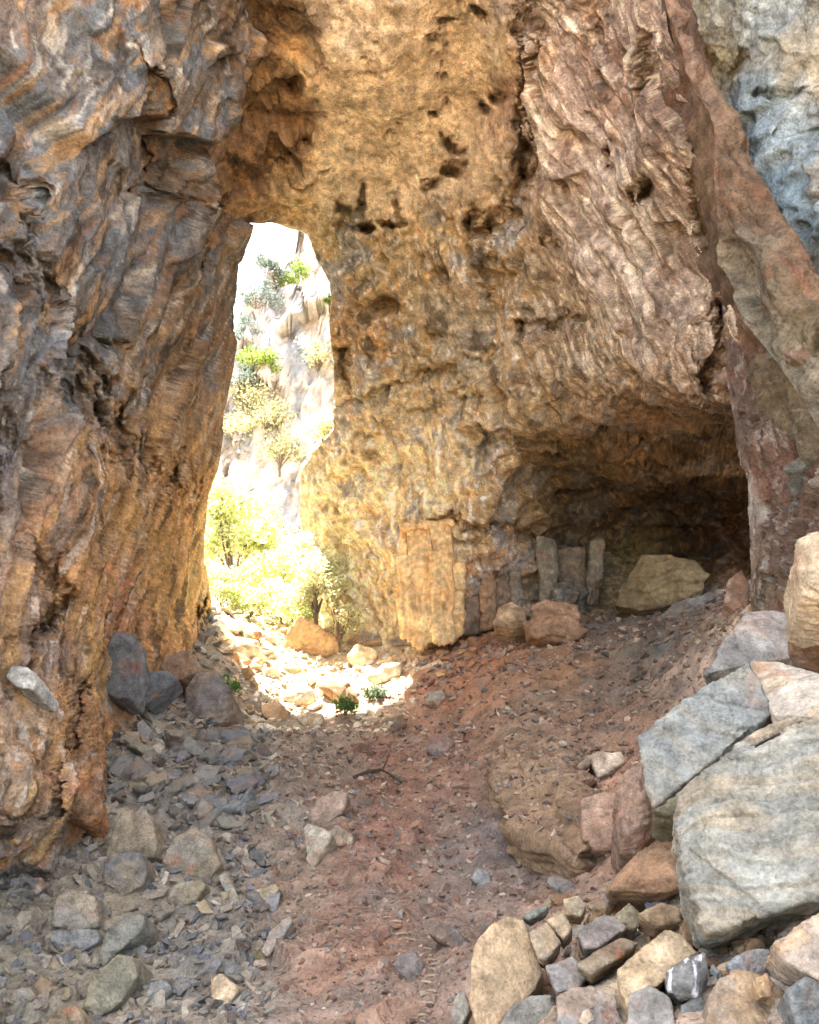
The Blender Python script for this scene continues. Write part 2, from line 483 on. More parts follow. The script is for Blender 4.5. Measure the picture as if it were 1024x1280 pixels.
# ---- ceiling, back wall, hanging curtain and alcove
def relief_back(P, px, py):
    Wp = P + np.stack([fbm(P * .35, 2, 1), fbm(P * .35, 2, 2), fbm(P * .35, 2, 3)], 1) * .25
    ceil_ = (1 - sstep(235, 300, py + .10 * (px - 400))) * (1 - sstep(620, 660, px)) * sstep(375, 410, px)
    pink = sstep(625, 665, px - .05 * py) * (1 - sstep(420, 520, py + .18 * (px - 650) * -1))
    alc = sstep(470, 560, py) * sstep(610, 680, px)
    left = (1 - sstep(370, 410, px)) * (1 - sstep(270, 300, py))
    rest = np.clip(1 - ceil_ - pink - alc - left, 0, 1)
    av = (0.02, 0.1, 1.0); ap = (0.42, -.03, -1.0); ah = (1.0, .15, .12)
    # blobby scalloped ceiling
    fc, ec, rc = facets(Wp * np.array([.75, .75, 1.2], np.float32), 41, .4)
    hc = gblur(fc * .14 + sstep(0, .5, ec) * .05) + fbm(Wp * 1.1, 5, 42, .55) * .09 - pocks(Wp, 1.5, 40, .5, .8) * .3
    # fluted wall
    fv, ev, rv = facets(aniso(Wp, (.55, .3, .6), 2.6, .9), 43, .6)
    fw, ew, rw = facets(aniso(Wp, av, .9, .32), 35, .8)
    hv = gblur(fv * .5 + fw * .12, 1) + ridged(aniso(Wp, av, 3.5, .5), 4, 45) * .07 + ridged(aniso(Wp, av, 1.6, .14), 3, 46) * .03 + fbm(aniso(Wp, (.8, .3, .4), 1.1, .4), 5, 44, .55) * .03 - pocks(aniso(Wp, av, 1.3, .6), 1.0, 39, .45, .8) * .3
    # fibrous hanging curtain
    fp, ep, rp = facets(aniso(Wp, ap, 2.4, .8), 47, .5)
    fq, eq, rq = facets(aniso(Wp, ap, .9, .22), 34, .8)
    hp = gblur(fp * .36 + fq * .10, 1) + ridged(aniso(Wp, ap, 3.5, .3), 3, 49) * .045 + ridged(aniso(Wp, ap, 1.6, .1), 2, 48) * .022 + fbm(aniso(Wp, ap, 1.6, .4), 6, 38, .6) * .025 - pocks(aniso(Wp, ap, 1.8, .6), 1.0, 37, .45, .75) * .4
    # bedded alcove
    fa, ea, ra = facets(aniso(Wp, ah, 3.0, .6), 50, .5)
    kz = np.floor(P[:, 2] * 1.7 + .12 * P[:, 0] + .5 * fbm(P * .5, 3, 33)).astype(np.int64)
    bed_ = rnd(hash3(kz, kz * 0 + 3, kz * 0, 9)) - .5
    ha = gblur(fa * .5 + bed_ * .55, 1) + ridged(aniso(Wp, ah, 2.6, .22), 4, 52) * .08 + fbm(aniso(Wp, ah, 1.6, .4), 5, 51, .55) * .08 - pocks(aniso(Wp, ah, 1.6, .5), 1.0, 36, .45, .8) * .3
    # dark rough shoulder beside the left wall
    hl = fv * .4 + fc * .3 + hv * .5
    h = fbm(P * .25, 3, 53) * .4 + hc * ceil_ + hv * rest + hp * pink + ha * alc + hl * left + fbm(P * 4.5, 4, 54, .6) * .022
    return h, (ceil_, pink, alc, left, rest)
def paint_back(C, P, px, py, info):
    ceil_, pink, alc, left, rest = info
    av = (0.02, 0.1, 1.0); ap = (0.42, -.03, -1.0); ah = (1.0, .15, .12)
    Q = P + np.stack([fbm(P * .7, 3, 601), fbm(P * .7, 3, 602), fbm(P * .7, 3, 603)], 1) * .12
    dip = (.8, .25, .38)
    nv = fbm(aniso(Q, av, 2.5, .28), 6, 71, .66); nd_ = fbm(aniso(Q, dip, 2.2, .25), 6, 69, .64); npk = fbm(aniso(Q, ap, 1.6, .14), 6, 72, .66); na = fbm(aniso(Q, ah, 2.5, .2), 6, 73, .64); nc = fbm(Q * 1.3, 6, 74, .66)
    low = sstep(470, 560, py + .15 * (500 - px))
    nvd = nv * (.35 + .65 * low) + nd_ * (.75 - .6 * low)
    C = mixc(C, PALE * np.array([.9, .84, .74]), sstep(.0, .35, fbm(aniso(Q, ap, .9, .07), 4, 68, .6) + .35 * npk + .6 * fbm(P * .5, 4, 75)) * pink * .6)
    C = mixc(C, lin((140, 96, 68)) * .8, sstep(.15, .5, fbm(aniso(Q, ap, 1.6, .45), 6, 76, .62)) * pink * .6)
    C = mixc(C, GREYB * .85, sstep(.1, .45, fbm(Q * .55, 6, 77, .6)) * (rest * .6 + alc * .3))
    C = mixc(C, lin((196, 140, 62)), sstep(.15, .5, fbm(aniso(Q, av, 1.8, .35), 6, 78, .6)) * (rest * .5 + left * .3 + alc * .3 + ceil_ * .25))
    C = mixc(C, PALE, sstep(.25, .6, fbm(aniso(Q, av, 2.5, .14), 6, 79, .62)) * rest * (.5 + .3 * low))
    C = C * (1 + .18 * low * rest)[:, None]  # lower wall by the opening painted brighter for bounced light
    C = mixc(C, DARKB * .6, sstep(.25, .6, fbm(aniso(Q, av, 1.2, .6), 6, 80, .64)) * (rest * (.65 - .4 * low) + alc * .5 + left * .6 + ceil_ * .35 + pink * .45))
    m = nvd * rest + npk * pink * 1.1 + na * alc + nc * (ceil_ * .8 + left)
    C = np.where((ceil_ > .01)[:, None], desat(C, 1 - .28 * ceil_[:, None]) * (1 + .3 * ceil_)[:, None], C)  # ceiling tint raised too, for bounce from the sunlit ground
    return C * np.clip(2.0 ** (.7 * m + .4 * fbm(P * 6, 4, 70, .6)), .25, 3)[:, None]
B_left = [(-240, 220), (0, 240), (150, 215), (260, 236), (270, 255), (277, 296), (278, 340), (281, 362), (290, 384), (322, 396), (353, 412), (437, 416), (500, 420), (537, 417), (560, 398), (590, 376), (640, 374), (700, 384), (745, 398), (900, 398)]
B_right = [(-240, 800), (0, 834), (100, 866), (160, 892), (300, 915), (480, 945), (540, 985), (900, 985)]
B_d = [(220, -240, 17.2), (400, -240, 17.6), (600, -240, 17.6), (800, -240, 15.8), (930, -240, 14.5), (240, 0, 20.5), (300, 0, 20.3), (400, 0, 20), (500, 0, 20), (615, 0, 20),
       (300, 150, 22.6), (400, 130, 22.5), (520, 130, 22.5), (625, 130, 22), (230, 240, 24), (320, 268, 25.5), (370, 272, 26), (440, 250, 25.5), (540, 240, 25),
       (400, 335, 27), (450, 330, 26), (550, 330, 25.4), (418, 430, 28), (500, 430, 26.6), (600, 420, 25.0), (640, 250, 22.8), (422, 530, 29), (520, 530, 27.5), (620, 540, 25.6),
       (378, 600, 31.2), (480, 630, 29), (600, 640, 26.6), (398, 740, 32), (480, 760, 30), (580, 760, 28), (640, 690, 27.8), (400, 880, 31), (600, 880, 28), (640, 780, 28),
       (660, 0, 18.6), (660, 150, 20.6), (680, 300, 22), (750, 0, 17), (820, 0, 15.4), (750, 200, 19.2), (830, 150, 16.8), (890, 170, 15.3), (800, 330, 19.6), (880, 330, 17.2), (720, 430, 22.6), (820, 430, 19.8), (895, 465, 17.6),
       (660, 545, 25.4), (760, 535, 24.2), (900, 530, 21), (700, 590, 28.5), (800, 590, 29.8), (930, 590, 26.5),
       (680, 660, 29), (760, 660, 33), (850, 660, 34.5), (920, 660, 32), (700, 750, 28.6), (800, 750, 30.5), (900, 740, 28.5), (970, 740, 27), (700, 880, 28), (900, 880, 27), (980, 540, 20)]
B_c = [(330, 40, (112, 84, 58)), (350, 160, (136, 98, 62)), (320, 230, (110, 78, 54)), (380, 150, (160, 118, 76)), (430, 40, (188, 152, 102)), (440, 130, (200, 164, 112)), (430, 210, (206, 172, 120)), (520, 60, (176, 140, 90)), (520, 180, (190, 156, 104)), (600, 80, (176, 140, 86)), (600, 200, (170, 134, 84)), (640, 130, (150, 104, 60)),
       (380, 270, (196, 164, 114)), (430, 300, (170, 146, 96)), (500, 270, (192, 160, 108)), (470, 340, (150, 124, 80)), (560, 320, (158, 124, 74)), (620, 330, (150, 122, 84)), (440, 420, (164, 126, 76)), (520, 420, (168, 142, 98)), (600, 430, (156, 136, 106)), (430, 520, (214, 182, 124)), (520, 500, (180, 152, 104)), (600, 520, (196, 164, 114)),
       (400, 620, (226, 204, 156)), (460, 620, (226, 196, 136)), (540, 600, (222, 190, 130)), (610, 610, (176, 142, 92)), (420, 740, (222, 194, 142)), (480, 720, (222, 192, 136)), (560, 740, (190, 140, 88)), (620, 720, (160, 116, 80)),  # wall beside the opening: pale calcite, lifted further for bounced light
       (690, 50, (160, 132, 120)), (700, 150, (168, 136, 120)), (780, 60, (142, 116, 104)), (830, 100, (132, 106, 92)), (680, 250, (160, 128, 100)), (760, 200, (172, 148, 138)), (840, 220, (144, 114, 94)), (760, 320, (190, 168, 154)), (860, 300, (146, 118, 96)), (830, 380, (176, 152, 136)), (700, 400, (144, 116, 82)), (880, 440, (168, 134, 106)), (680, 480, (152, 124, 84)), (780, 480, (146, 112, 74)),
       (800, 540, (140, 104, 66)), (700, 570, (112, 90, 58)), (900, 560, (100, 76, 52)), (740, 640, (88, 74, 52)), (850, 640, (74, 56, 38)), (690, 720, (112, 100, 82)), (800, 720, (130, 110, 66)), (930, 700, (110, 72, 44))]  # dark brown alcove rock, painted darker still to deepen its shade
B_pits = [(567, 182, 10, 8, 2.2), (566, 210, 13, 9, 2.2), (545, 228, 14, 6, .8), (448, 250, 5, 22, 1.3), (455, 288, 7, 9, 1.3), (612, 272, 12, 20, 1.5), (620, 120, 10, 7, 1.0), (604, 142, 10, 5, 1.0), (661, 128, 7, 12, 1.4), (656, 185, 13, 55, .9),
          (613, 340, 12, 60, .6), (816, 235, 14, 16, 1.2), (765, 190, 6, 16, .9), (685, 302, 12, 8, .8), (472, 385, 20, 16, .8), (430, 405, 6, 14, .9), (436, 465, 7, 24, 1.0), (885, 275, 9, 26, 1.0), (540, 140, 6, 6, .8), (490, 285, 14, 4, .8), (560, 20, 14, 5, .7), (600, 12, 8, 8, .7), (375, 175, 12, 8, .9), (368, 110, 9, 20, .7), (350, 200, 18, 9, .8), (700, 405, 26, 5, .9), (660, 410, 12, 8, .8), (815, 85, 7, 40, .5), (745, 35, 18, 40, .4)]
B_creases = [([(425, 262), (450, 285)], 6, .8, False), ([(500, 260), (506, 280), (480, 288)], 4, .6, False), ([(658, -60), (662, 120), (640, 260)], 10, .8, False),
             ([(600, 560), (660, 545), (760, 560), (900, 545)], 8, .5, False), ([(560, 655), (640, 660), (720, 690), (800, 680)], 7, .6, False), ([(420, 510), (520, 470), (640, 440)], 5, .3, False), ([(430, 560), (560, 500), (640, 500)], 5, .25, False),
             ([(890, 170), (900, 330), (898, 470)], 10, 1.2, False), ([(505, 655), (575, 650)], 4, .4, False)]
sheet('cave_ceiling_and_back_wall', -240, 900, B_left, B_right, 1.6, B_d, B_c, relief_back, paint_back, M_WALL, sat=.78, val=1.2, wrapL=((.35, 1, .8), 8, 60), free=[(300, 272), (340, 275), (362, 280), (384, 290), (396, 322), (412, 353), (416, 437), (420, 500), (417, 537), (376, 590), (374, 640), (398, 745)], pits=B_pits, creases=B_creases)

# ---- right: leaning rib, dark buttress below it, blue-grey outer wall
def relief_rib(P, px, py):
    a = (.55, -.35, -1.0)
    Wp = P + np.stack([fbm(P * .6, 3, 1), fbm(P * .6, 3, 2), fbm(P * .6, 3, 3)], 1) * .35
    f1, e1, r1 = facets(aniso(Wp, a, 2.4, .8), 91, .8); f2, e2, r2 = facets(aniso(Wp, a, .8, .3), 92, .8)
    return fbm(P * .5, 3, 93) * .25 + gblur(f1 * .36 + f2 * .10, 1) + ridged(aniso(Wp, a, 2, .3), 4, 94) * .06 + fbm(aniso(Wp, a, .8, .25), 6, 90, .6) * .05 + fbm(P * 6, 4, 95) * .02 - pocks(aniso(Wp, a, 1.5, .5), 1.0, 89) * .1, (r1, r2)
def paint_rib(C, P, px, py, info):
    a = (.55, -.35, -1.0)
    C = C * np.clip(2.0 ** (.6 * fbm(aniso(P, a, 2, .2), 6, 96, .65) + .4 * fbm(P * 1.2, 6, 97, .6)), .25, 3)[:, None]
    C = mixc(C, RUST * .7, sstep(.3, .9, fbm(aniso(P, a, 1.6, .3), 4, 98)) * .5)
    C = mixc(C, PALE * .8, sstep(.5, 1, fbm(aniso(P, a, 1.2, .12), 4, 99)) * .35)
    return C
F_left = [(-240, 770), (-100, 800), (20, 832), (160, 892), (330, 898), (400, 928), (470, 984), (560, 1040), (760, 1190)]
F_right = [(-240, 800), (-100, 822), (20, 850), (180, 932), (290, 990), (370, 1030), (460, 1090), (560, 1170), (760, 1370)]
F_d = [(770, -240, 15), (800, -100, 14.6), (832, 20, 14.2), (892, 160, 13.6), (898, 330, 13.2), (930, 400, 12.5), (984, 470, 11.4), (1040, 560, 10.4), (800, -240, 15.2), (850, 20, 14.4), (932, 180, 13.7), (990, 290, 12.6), (1030, 370, 11.7), (1090, 460, 10.6), (1170, 560, 9.4), (925, 260, 12.7), (965, 350, 11.9), (1010, 440, 11), (1190, 760, 8.4), (1370, 760, 7.2)]
F_c = [(840, 40, (132, 96, 74)), (900, 180, (136, 104, 76)), (905, 300, (134, 124, 106)), (950, 260, (126, 92, 62)), (960, 360, (130, 112, 82)), (920, 380, (128, 118, 98)), (1010, 420, (136, 114, 76)), (1000, 340, (140, 96, 62)), (980, 440, (138, 128, 104)), (1030, 520, (136, 120, 96))]
sheet('leaning_rock_rib', -240, 760, F_left, F_right, 1.6, F_d, F_c, relief_rib, paint_rib, M_WALL, sat=.7, val=.82, wrapL=((.95, 1, 0), 5, 50), wrapR=((0.15, 1, 0), 4, 40), free=[(x, p) for p, x in F_left] + [(x, p) for p, x in F_right[::-1]], freew=12)

def relief_butt(P, px, py):
    a = (.12, 0, 1.0)
    Wp = P + np.stack([fbm(P * .6, 3, 1), fbm(P * .6, 3, 2), fbm(P * .6, 3, 3)], 1) * .4
    f1, e1, r1 = facets(aniso(Wp, a, 1.8, .8), 101, .5); f2, e2, r2 = facets(aniso(Wp, a, .6, .25), 102, .5)
    return fbm(P * .4, 3, 103) * .3 + f1 * .28 + f2 * .06 + ridged(aniso(Wp, a, 1.4, .16), 4, 104) * .05 + fbm(aniso(Wp, a, .8, .25), 6, 100, .62) * .12 - pocks(Wp, 1.3, 88) * .25 + fbm(P * 6, 4, 105) * .02, (r1, r2)
def paint_butt(C, P, px, py, info):
    a = (.12, 0, 1.0)
    n = fbm(aniso(P, a, 1.4, .12), 5, 106)
    C = C * np.clip(2.0 ** (.8 * n), .25, 3)[:, None]
    C = mixc(C, PALE * .8, sstep(.25, .6, fbm(aniso(P, a, .9, .12), 6, 107, .62)) * .65)
    C = mixc(C, RUST * .6, sstep(.3, .9, fbm(P * .9, 4, 108)) * .5)
    return C
D_left = [(360, 905), (480, 912), (560, 925), (600, 936), (760, 940), (860, 930)]
D_right = [(360, 1500), (860, 1500)]
D_d = [(905, 380, 17), (912, 480, 16.5), (936, 600, 15.7), (940, 760, 15), (935, 860, 14.5), (1000, 400, 15), (1000, 520, 14.4), (1000, 650, 13.6), (1000, 760, 12.8), (1000, 860, 12), (1100, 600, 11.4), (1250, 400, 9.5), (1250, 850, 8.4), (1500, 400, 7), (1500, 860, 6.2)]
D_c = [(930, 450, (112, 86, 76)), (930, 540, (130, 108, 96)), (1000, 480, (112, 82, 64)), (990, 580, (120, 88, 70)), (940, 620, (150, 134, 124)), (990, 680, (128, 100, 84)), (1010, 640, (120, 90, 72)), (950, 740, (120, 98, 72)), (1000, 740, (134, 106, 84))]
sheet('rock_buttress', 360, 860, D_left, D_right, 1.7, D_d, D_c, relief_butt, paint_butt, M_WALL, sat=.8, wrapL=((1.2, 1, 0), 7, 60), free=[(x, p) for p, x in D_left], freew=25)

def relief_outer(P, px, py):
    a = (.9, -.5, .45)
    Wp = P + np.stack([fbm(P * .5, 3, 1), fbm(P * .5, 3, 2), fbm(P * .5, 3, 3)], 1) * .5
    f1, e1, r1 = facets(aniso(Wp, a, 1.6, .75), 111, .8); f2, e2, r2 = facets(aniso(Wp, a, .6, .24), 112, 1.0); f3, e3, r3 = facets(aniso(Wp, a, .22, .10), 113, .9)
    k = .35 + .65 * sstep(150, 330, py + .25 * (900 - px))
    return fbm(P * .4, 3, 114) * .3 + gblur(f1 * .5 * k + f2 * .24 * k + f3 * .08 * k, 1) + fbm(P * 5, 4, 115) * .03, (r1, r2)
def paint_outer(C, P, px, py, info):
    r1, r2 = info
    C = C * np.clip(2.0 ** (.4 * fbm(P * 1.3, 6, 116, .62) + .5 * fbm(aniso(P, (.9, -.5, .45), 1, .1), 5, 117, .6)), .3, 3)[:, None]
    C = mixc(C, lin((206, 184, 156)), sstep(.25, .8, fbm(P * .5, 4, 118)) * .5)
    C = mixc(C, lin((226, 226, 226)), sstep(.35, .9, fbm(aniso(P, (.05, .1, 1), 2.5, .2), 4, 119)) * .5)
    return C * (1 + .2 * (r2 - .5))[:, None]
U_left = [(-240, 770), (0, 800), (180, 870), (300, 935), (400, 960), (560, 1000), (760, 1000)]
U_right = [(-240, 1750), (760, 1750)]
U_d = [(780, -240, 16.5), (800, 0, 16.4), (860, 0, 15.8), (950, 200, 14.8), (1000, 350, 13.8), (1024, 0, 13), (1024, 300, 12.8), (1200, 0, 9.8), (1200, 400, 9.8), (1500, 0, 6.8), (1500, 500, 6.8), (1750, 0, 5.4), (1750, 700, 5.4), (1000, 560, 14.2), (1000, 760, 14.2), (1024, -240, 13.2)]
U_c = [(870, 40, (176, 168, 152)), (860, 90, (150, 146, 130)), (940, 40, (176, 184, 188)), (1000, 90, (196, 184, 166)), (890, 90, (176, 158, 122)), (920, 130, (158, 176, 190)), (960, 170, (162, 178, 190)), (1000, 180, (168, 182, 192)), (980, 240, (152, 174, 190)), (1010, 290, (152, 170, 184)), (1000, 330, (140, 138, 128)), (1020, 450, (140, 132, 114)), (1300, 200, (176, 180, 184))]
sheet('outer_wall_right', -240, 760, U_left, U_right, 1.9, U_d, U_c, relief_outer, paint_outer, M_WALL, val=.70,
      creases=[([(915, 95), (935, 75)], 5, .3, False), ([(965, 120), (1010, 105)], 5, .35, False), ([(985, 170), (1015, 160)], 5, .3, False), ([(905, 60), (885, 90), (870, 85)], 8, .3, False)])

# ---- roof overhead (unseen, placed and shaped to block sun and sky light) as a solid slab of rock
def roof():
    nx, ny = 90, 60
    X, Y = np.meshgrid(np.linspace(-19, 19, nx), np.linspace(4.6, 27, ny))
    P = np.stack([X.ravel(), Y.ravel(), np.zeros(nx * ny)], 1).astype(np.float32)
    edge = fbm(P * .25, 3, 121) * 1.2
    Yw = Y.ravel() + edge * (1 - sstep(7, 10, Y.ravel()))
    f1, e1, r1 = facets(P * .4, 122, .8)
    Z = 16.2 + np.maximum(18 - Y.ravel(), 0) * .85 + fbm(P * .2, 3, 123) * .6 + f1 * .8
    bot = np.stack([X.ravel(), Yw, Z], 1); top = bot + np.array([0, 0, 5.0])
    V = np.concatenate([bot, top]); n = nx * ny
    F = [grid_faces(ny, nx)[:, ::-1], grid_faces(ny, nx) + n]
    idx = np.arange(n).reshape(ny, nx)
    for e in (idx[0], idx[-1][::-1], idx[:, 0][::-1], idx[:, -1]):
        F.append(np.stack([e[:-1], e[1:], e[1:] + n, e[:-1] + n], 1))
    o = mesh_obj('unseen_shade_roof', V, np.concatenate(F), M_WALL, np.repeat(lin((170, 140, 108))[None], 2 * n, 0) * (1 + .2 * fbm(V.astype(np.float32) * .8, 4, 124))[:, None])
    o['kind'] = 'structure'
roof()

# ---------------------------------------------------------------- ground
G_ctrl = [(-200, 1280, 6.5), (0, 1280, 8), (150, 1280, 7.8), (300, 1280, 7.5), (500, 1280, 7.2), (620, 1290, 6.6), (-50, 1120, 9.3), (60, 1130, 10), (180, 1130, 10.3), (300, 1130, 10.4), (500, 1130, 10.5), (600, 1130, 10.3),
          (115, 1010, 13), (200, 1010, 13.6), (300, 1010, 14), (400, 1000, 14.4), (500, 1010, 14.3), (590, 1010, 14), (600, 1060, 12.4), (700, 1085, 11.2),
          (135, 890, 17.6), (250, 890, 20), (330, 910, 21.6), (400, 912, 22), (480, 905, 21.6), (560, 880, 22), (590, 910, 19.5),
          (265, 800, 26), (330, 830, 27), (400, 800, 31), (400, 850, 26), (480, 800, 30), (500, 830, 27.5), (264, 775, 28), (400, 768, 40),
          (580, 812, 26), (650, 800, 24.8), (700, 800, 25), (760, 780, 26), (840, 768, 26.8), (900, 735, 27.5), (940, 745, 24),
          (640, 850, 19.9), (700, 860, 19.2), (675, 890, 17.2), (690, 930, 15.4), (690, 1000, 13.4), (740, 900, 17.5), (800, 850, 18.5), (780, 950, 14.6), (870, 800, 18), (930, 770, 15.2),
          (740, 1040, 11.5), (800, 1130, 8.2), (720, 1140, 8.8), (650, 1180, 7.8), (860, 1010, 10.0), (900, 880, 11.5), (960, 830, 11), (1024, 800, 10.6), (1000, 900, 8.4),
          (700, 1285, 5.6), (800, 1285, 4.8), (900, 1285, 4.5), (1020, 1285, 4.2), (950, 1150, 5.6), (850, 1200, 5.8), (1050, 1000, 6.4), (1150, 900, 6.5), (1200, 1200, 4.0)]
gp = np.array([at(x, y, d) for x, y, d in G_ctrl])
extra = np.array([(-7, 3, -3.6), (-3, 3, -3.3), (0, 2, -2.6), (2, 1.5, -2.1), (5, 2, -1.3), (8, 4, -.2), (9, 10, .6), (-14, 10, -1.5), (-12, 20, .2), (-10, -6, -3.2), (0, -6, -2.6), (8, -6, -1.2), (-16, 42, 1.2), (0, 42, 1.2), (12, 40, 2), (15, 28, 1.5), (0, 60, 3.5), (-25, 60, 3.0), (20, 60, 4), (-22, 30, 1.5)])
gp = np.concatenate([gp, extra])
_gf = tps(gp[:, :2] / 5, gp[:, 2], 2e-2)
def ground_base(x, y):
    z = _gf(np.stack([x, y], 1) / 5)
    far = sstep(10, 30, np.maximum(np.abs(x) - 14, 0) + np.maximum(-3 - y, 0) + np.maximum(y - 56, 0))
    return np.clip(z, -5, 9) * (1 - far) + far * np.where(y > 30, 3.5, -2.5)
def ground_detail(P):
    f1, e1, r1 = facets(P * np.array([.9, .9, .9], np.float32), 131, .8)
    f2, e2, r2 = facets(P * 2.4, 132, .9)
    return fbm(P * .5, 4, 134) * .16 + f1 * .14 + f2 * .06 + fbm(P * 5, 4, 135) * .03
def ground_height(x, y):
    x = np.atleast_1d(np.asarray(x, float)); y = np.atleast_1d(np.asarray(y, float))
    z = ground_base(x, y)
    return z + ground_detail(np.stack([x, y, z * .4], 1).astype(np.float32))
def ground():
    # finer close to the lens, coarse far outside
    ys = np.concatenate([np.linspace(-220, -6, 26), np.arange(-5.5, 3, .25), np.geomspace(3, 34, 560), np.linspace(34.2, 62, 70), np.linspace(66, 260, 24)])
    t = np.linspace(-1, 1, 520)
    rows = []
    for y in ys:
        w = 7.5 + .62 * max(y, 0)
        x = t * w
        # outer columns run out to the horizon
        x = np.where(np.abs(t) > .93, np.sign(t) * (w * .93 + ((np.abs(t) - .93) / .07) ** 2 * 200), x)
        rows.append(np.stack([x, np.full_like(x, y)], 1))
    XY = np.array(rows); nr, nc = XY.shape[:2]
    x, y = XY[..., 0].ravel(), XY[..., 1].ravel()
    zb = ground_base(x, y)
    P = np.stack([x, y, zb * .4], 1).astype(np.float32)
    k = 1 - sstep(40, 80, np.abs(x) + np.abs(y - 20))
    z = zb + ground_detail(P) * k
    px, py, d = to_px(np.stack([x, y, z], 1))
    ok = d > 1
    px = np.where(ok, px, 512); py = np.where(ok, py, 1600)
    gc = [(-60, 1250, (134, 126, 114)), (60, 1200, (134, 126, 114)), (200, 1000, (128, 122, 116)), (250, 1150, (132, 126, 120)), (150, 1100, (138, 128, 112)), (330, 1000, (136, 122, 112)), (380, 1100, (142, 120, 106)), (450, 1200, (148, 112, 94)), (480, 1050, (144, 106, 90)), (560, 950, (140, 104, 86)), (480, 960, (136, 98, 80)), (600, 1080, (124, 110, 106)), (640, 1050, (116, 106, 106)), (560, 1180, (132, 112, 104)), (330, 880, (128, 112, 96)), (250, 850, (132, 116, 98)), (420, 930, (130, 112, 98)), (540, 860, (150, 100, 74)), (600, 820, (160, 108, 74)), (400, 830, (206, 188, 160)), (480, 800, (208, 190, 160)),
          (700, 830, (144, 108, 80)), (660, 920, (136, 112, 90)), (780, 840, (116, 104, 94)), (760, 900, (134, 106, 88)), (820, 800, (100, 94, 88)), (800, 1000, (170, 126, 104)), (750, 1000, (168, 128, 104)), (900, 860, (166, 144, 132)), (980, 820, (190, 172, 150)), (700, 1120, (148, 122, 108)), (800, 1200, (160, 146, 128)), (960, 1200, (168, 158, 148)), (400, 760, (170, 160, 120)), (600, 1500, (190, 164, 132))]
    P2 = np.stack([x, y, z], 1).astype(np.float32)
    C = shepard(px + fbm(P2 * .8, 4, 141) * 40, py + fbm(P2 * .8, 4, 142) * 40, gc)
    C = C * np.clip(2.0 ** (.45 * fbm(P2 * 2.2, 6, 143, .62) + .3 * fbm(P2 * 9, 3, 144)), .3, 3)[:, None]
    C = mixc(C, lin((146, 100, 76)), sstep(.2, .8, fbm(P2 * .7, 4, 145)) * .4 * sstep(330, 450, px))
    C = mixc(C, lin((120, 122, 126)), sstep(.25, .8, fbm(P2 * .9, 4, 146)) * .4)
    o = mesh_obj('ground', P2, grid_faces(nr, nc), M_GROUND, np.clip(desat(C, .82) * np.array([1.0, .97, .84]) * 1.12, .01, .9))
    o['kind'] = 'structure'
    return o
GROUND = ground()
_me = GROUND.data
_bv = BVHTree.FromObject(GROUND, bpy.context.evaluated_depsgraph_get())
def on_ground_px(px, py):
    """where the line of sight through a photo pixel meets the ground"""
    d = Vector(at(px, py, 1.0)).normalized()
    hit = _bv.ray_cast(Vector((0, 0, 0)), d)
    return hit[0]
def drop(x, y):
    h = _bv.ray_cast(Vector((x, y, 60)), Vector((0, 0, -1)))
    return h[0].z if h[0] else 0.0
# ---------------------------------------------------------------- outside, beyond the opening
def far_cliff():
    nx, nz = 300, 260
    X, T = np.meshgrid(np.linspace(-60, 30, nx), np.linspace(0, 1, nz))
    x = X.ravel(); t = T.ravel()
    top = np.interp(x, [-60, -30, -18, -14.8, -11.7, -9.2, -7, 0, 30], [14, 18, 24, 30, 36, 42, 47, 50, 50]) + 2.2 * fbm(np.stack([x * .25, x * 0, x * 0], 1), 4, 151) + 1.6 * fbm(np.stack([x * .9, x * 0, x * 0], 1), 3, 152)
    z = 1 + t * top
    y = 62 + .28 * z + 3 * fbm(np.stack([x * .08, z * .05, x * 0], 1), 3, 153)
    y = y + 14 * sstep(.93, 1, t)
    P = np.stack([x, y, z], 1).astype(np.float32)
    f1, e1, r1 = facets(aniso(P, (0, .2, 1), 11, 3.0), 154, .8); f2, e2, r2 = facets(aniso(P, (0, .2, 1), 4, 1.0), 155, .8)
    P[:, 1] += f1 * 3.2 + f2 * 1.0 + fbm(P * .5, 4, 156) * .5
    C = np.repeat(lin((192, 184, 174))[None], len(P), 0) * np.clip(2.0 ** (.9 * fbm(aniso(P, (0, .2, 1), 10, 1.0), 6, 157, .65)), .3, 2.5)[:, None]
    C = mixc(C, lin((138, 144, 152)), sstep(.05, .4, fbm(aniso(P, (0, .2, 1), 14, 2.2), 4, 158)) * .7)
    C = mixc(C, lin((150, 122, 106)), sstep(.3, .8, fbm(P * .2, 4, 159)) * .5)
    o = mesh_obj('cliff_beyond_opening', P, grid_faces(nz, nx), M_FAR, np.clip(C, .02, .9))
    o['kind'] = 'structure'
far_cliff()
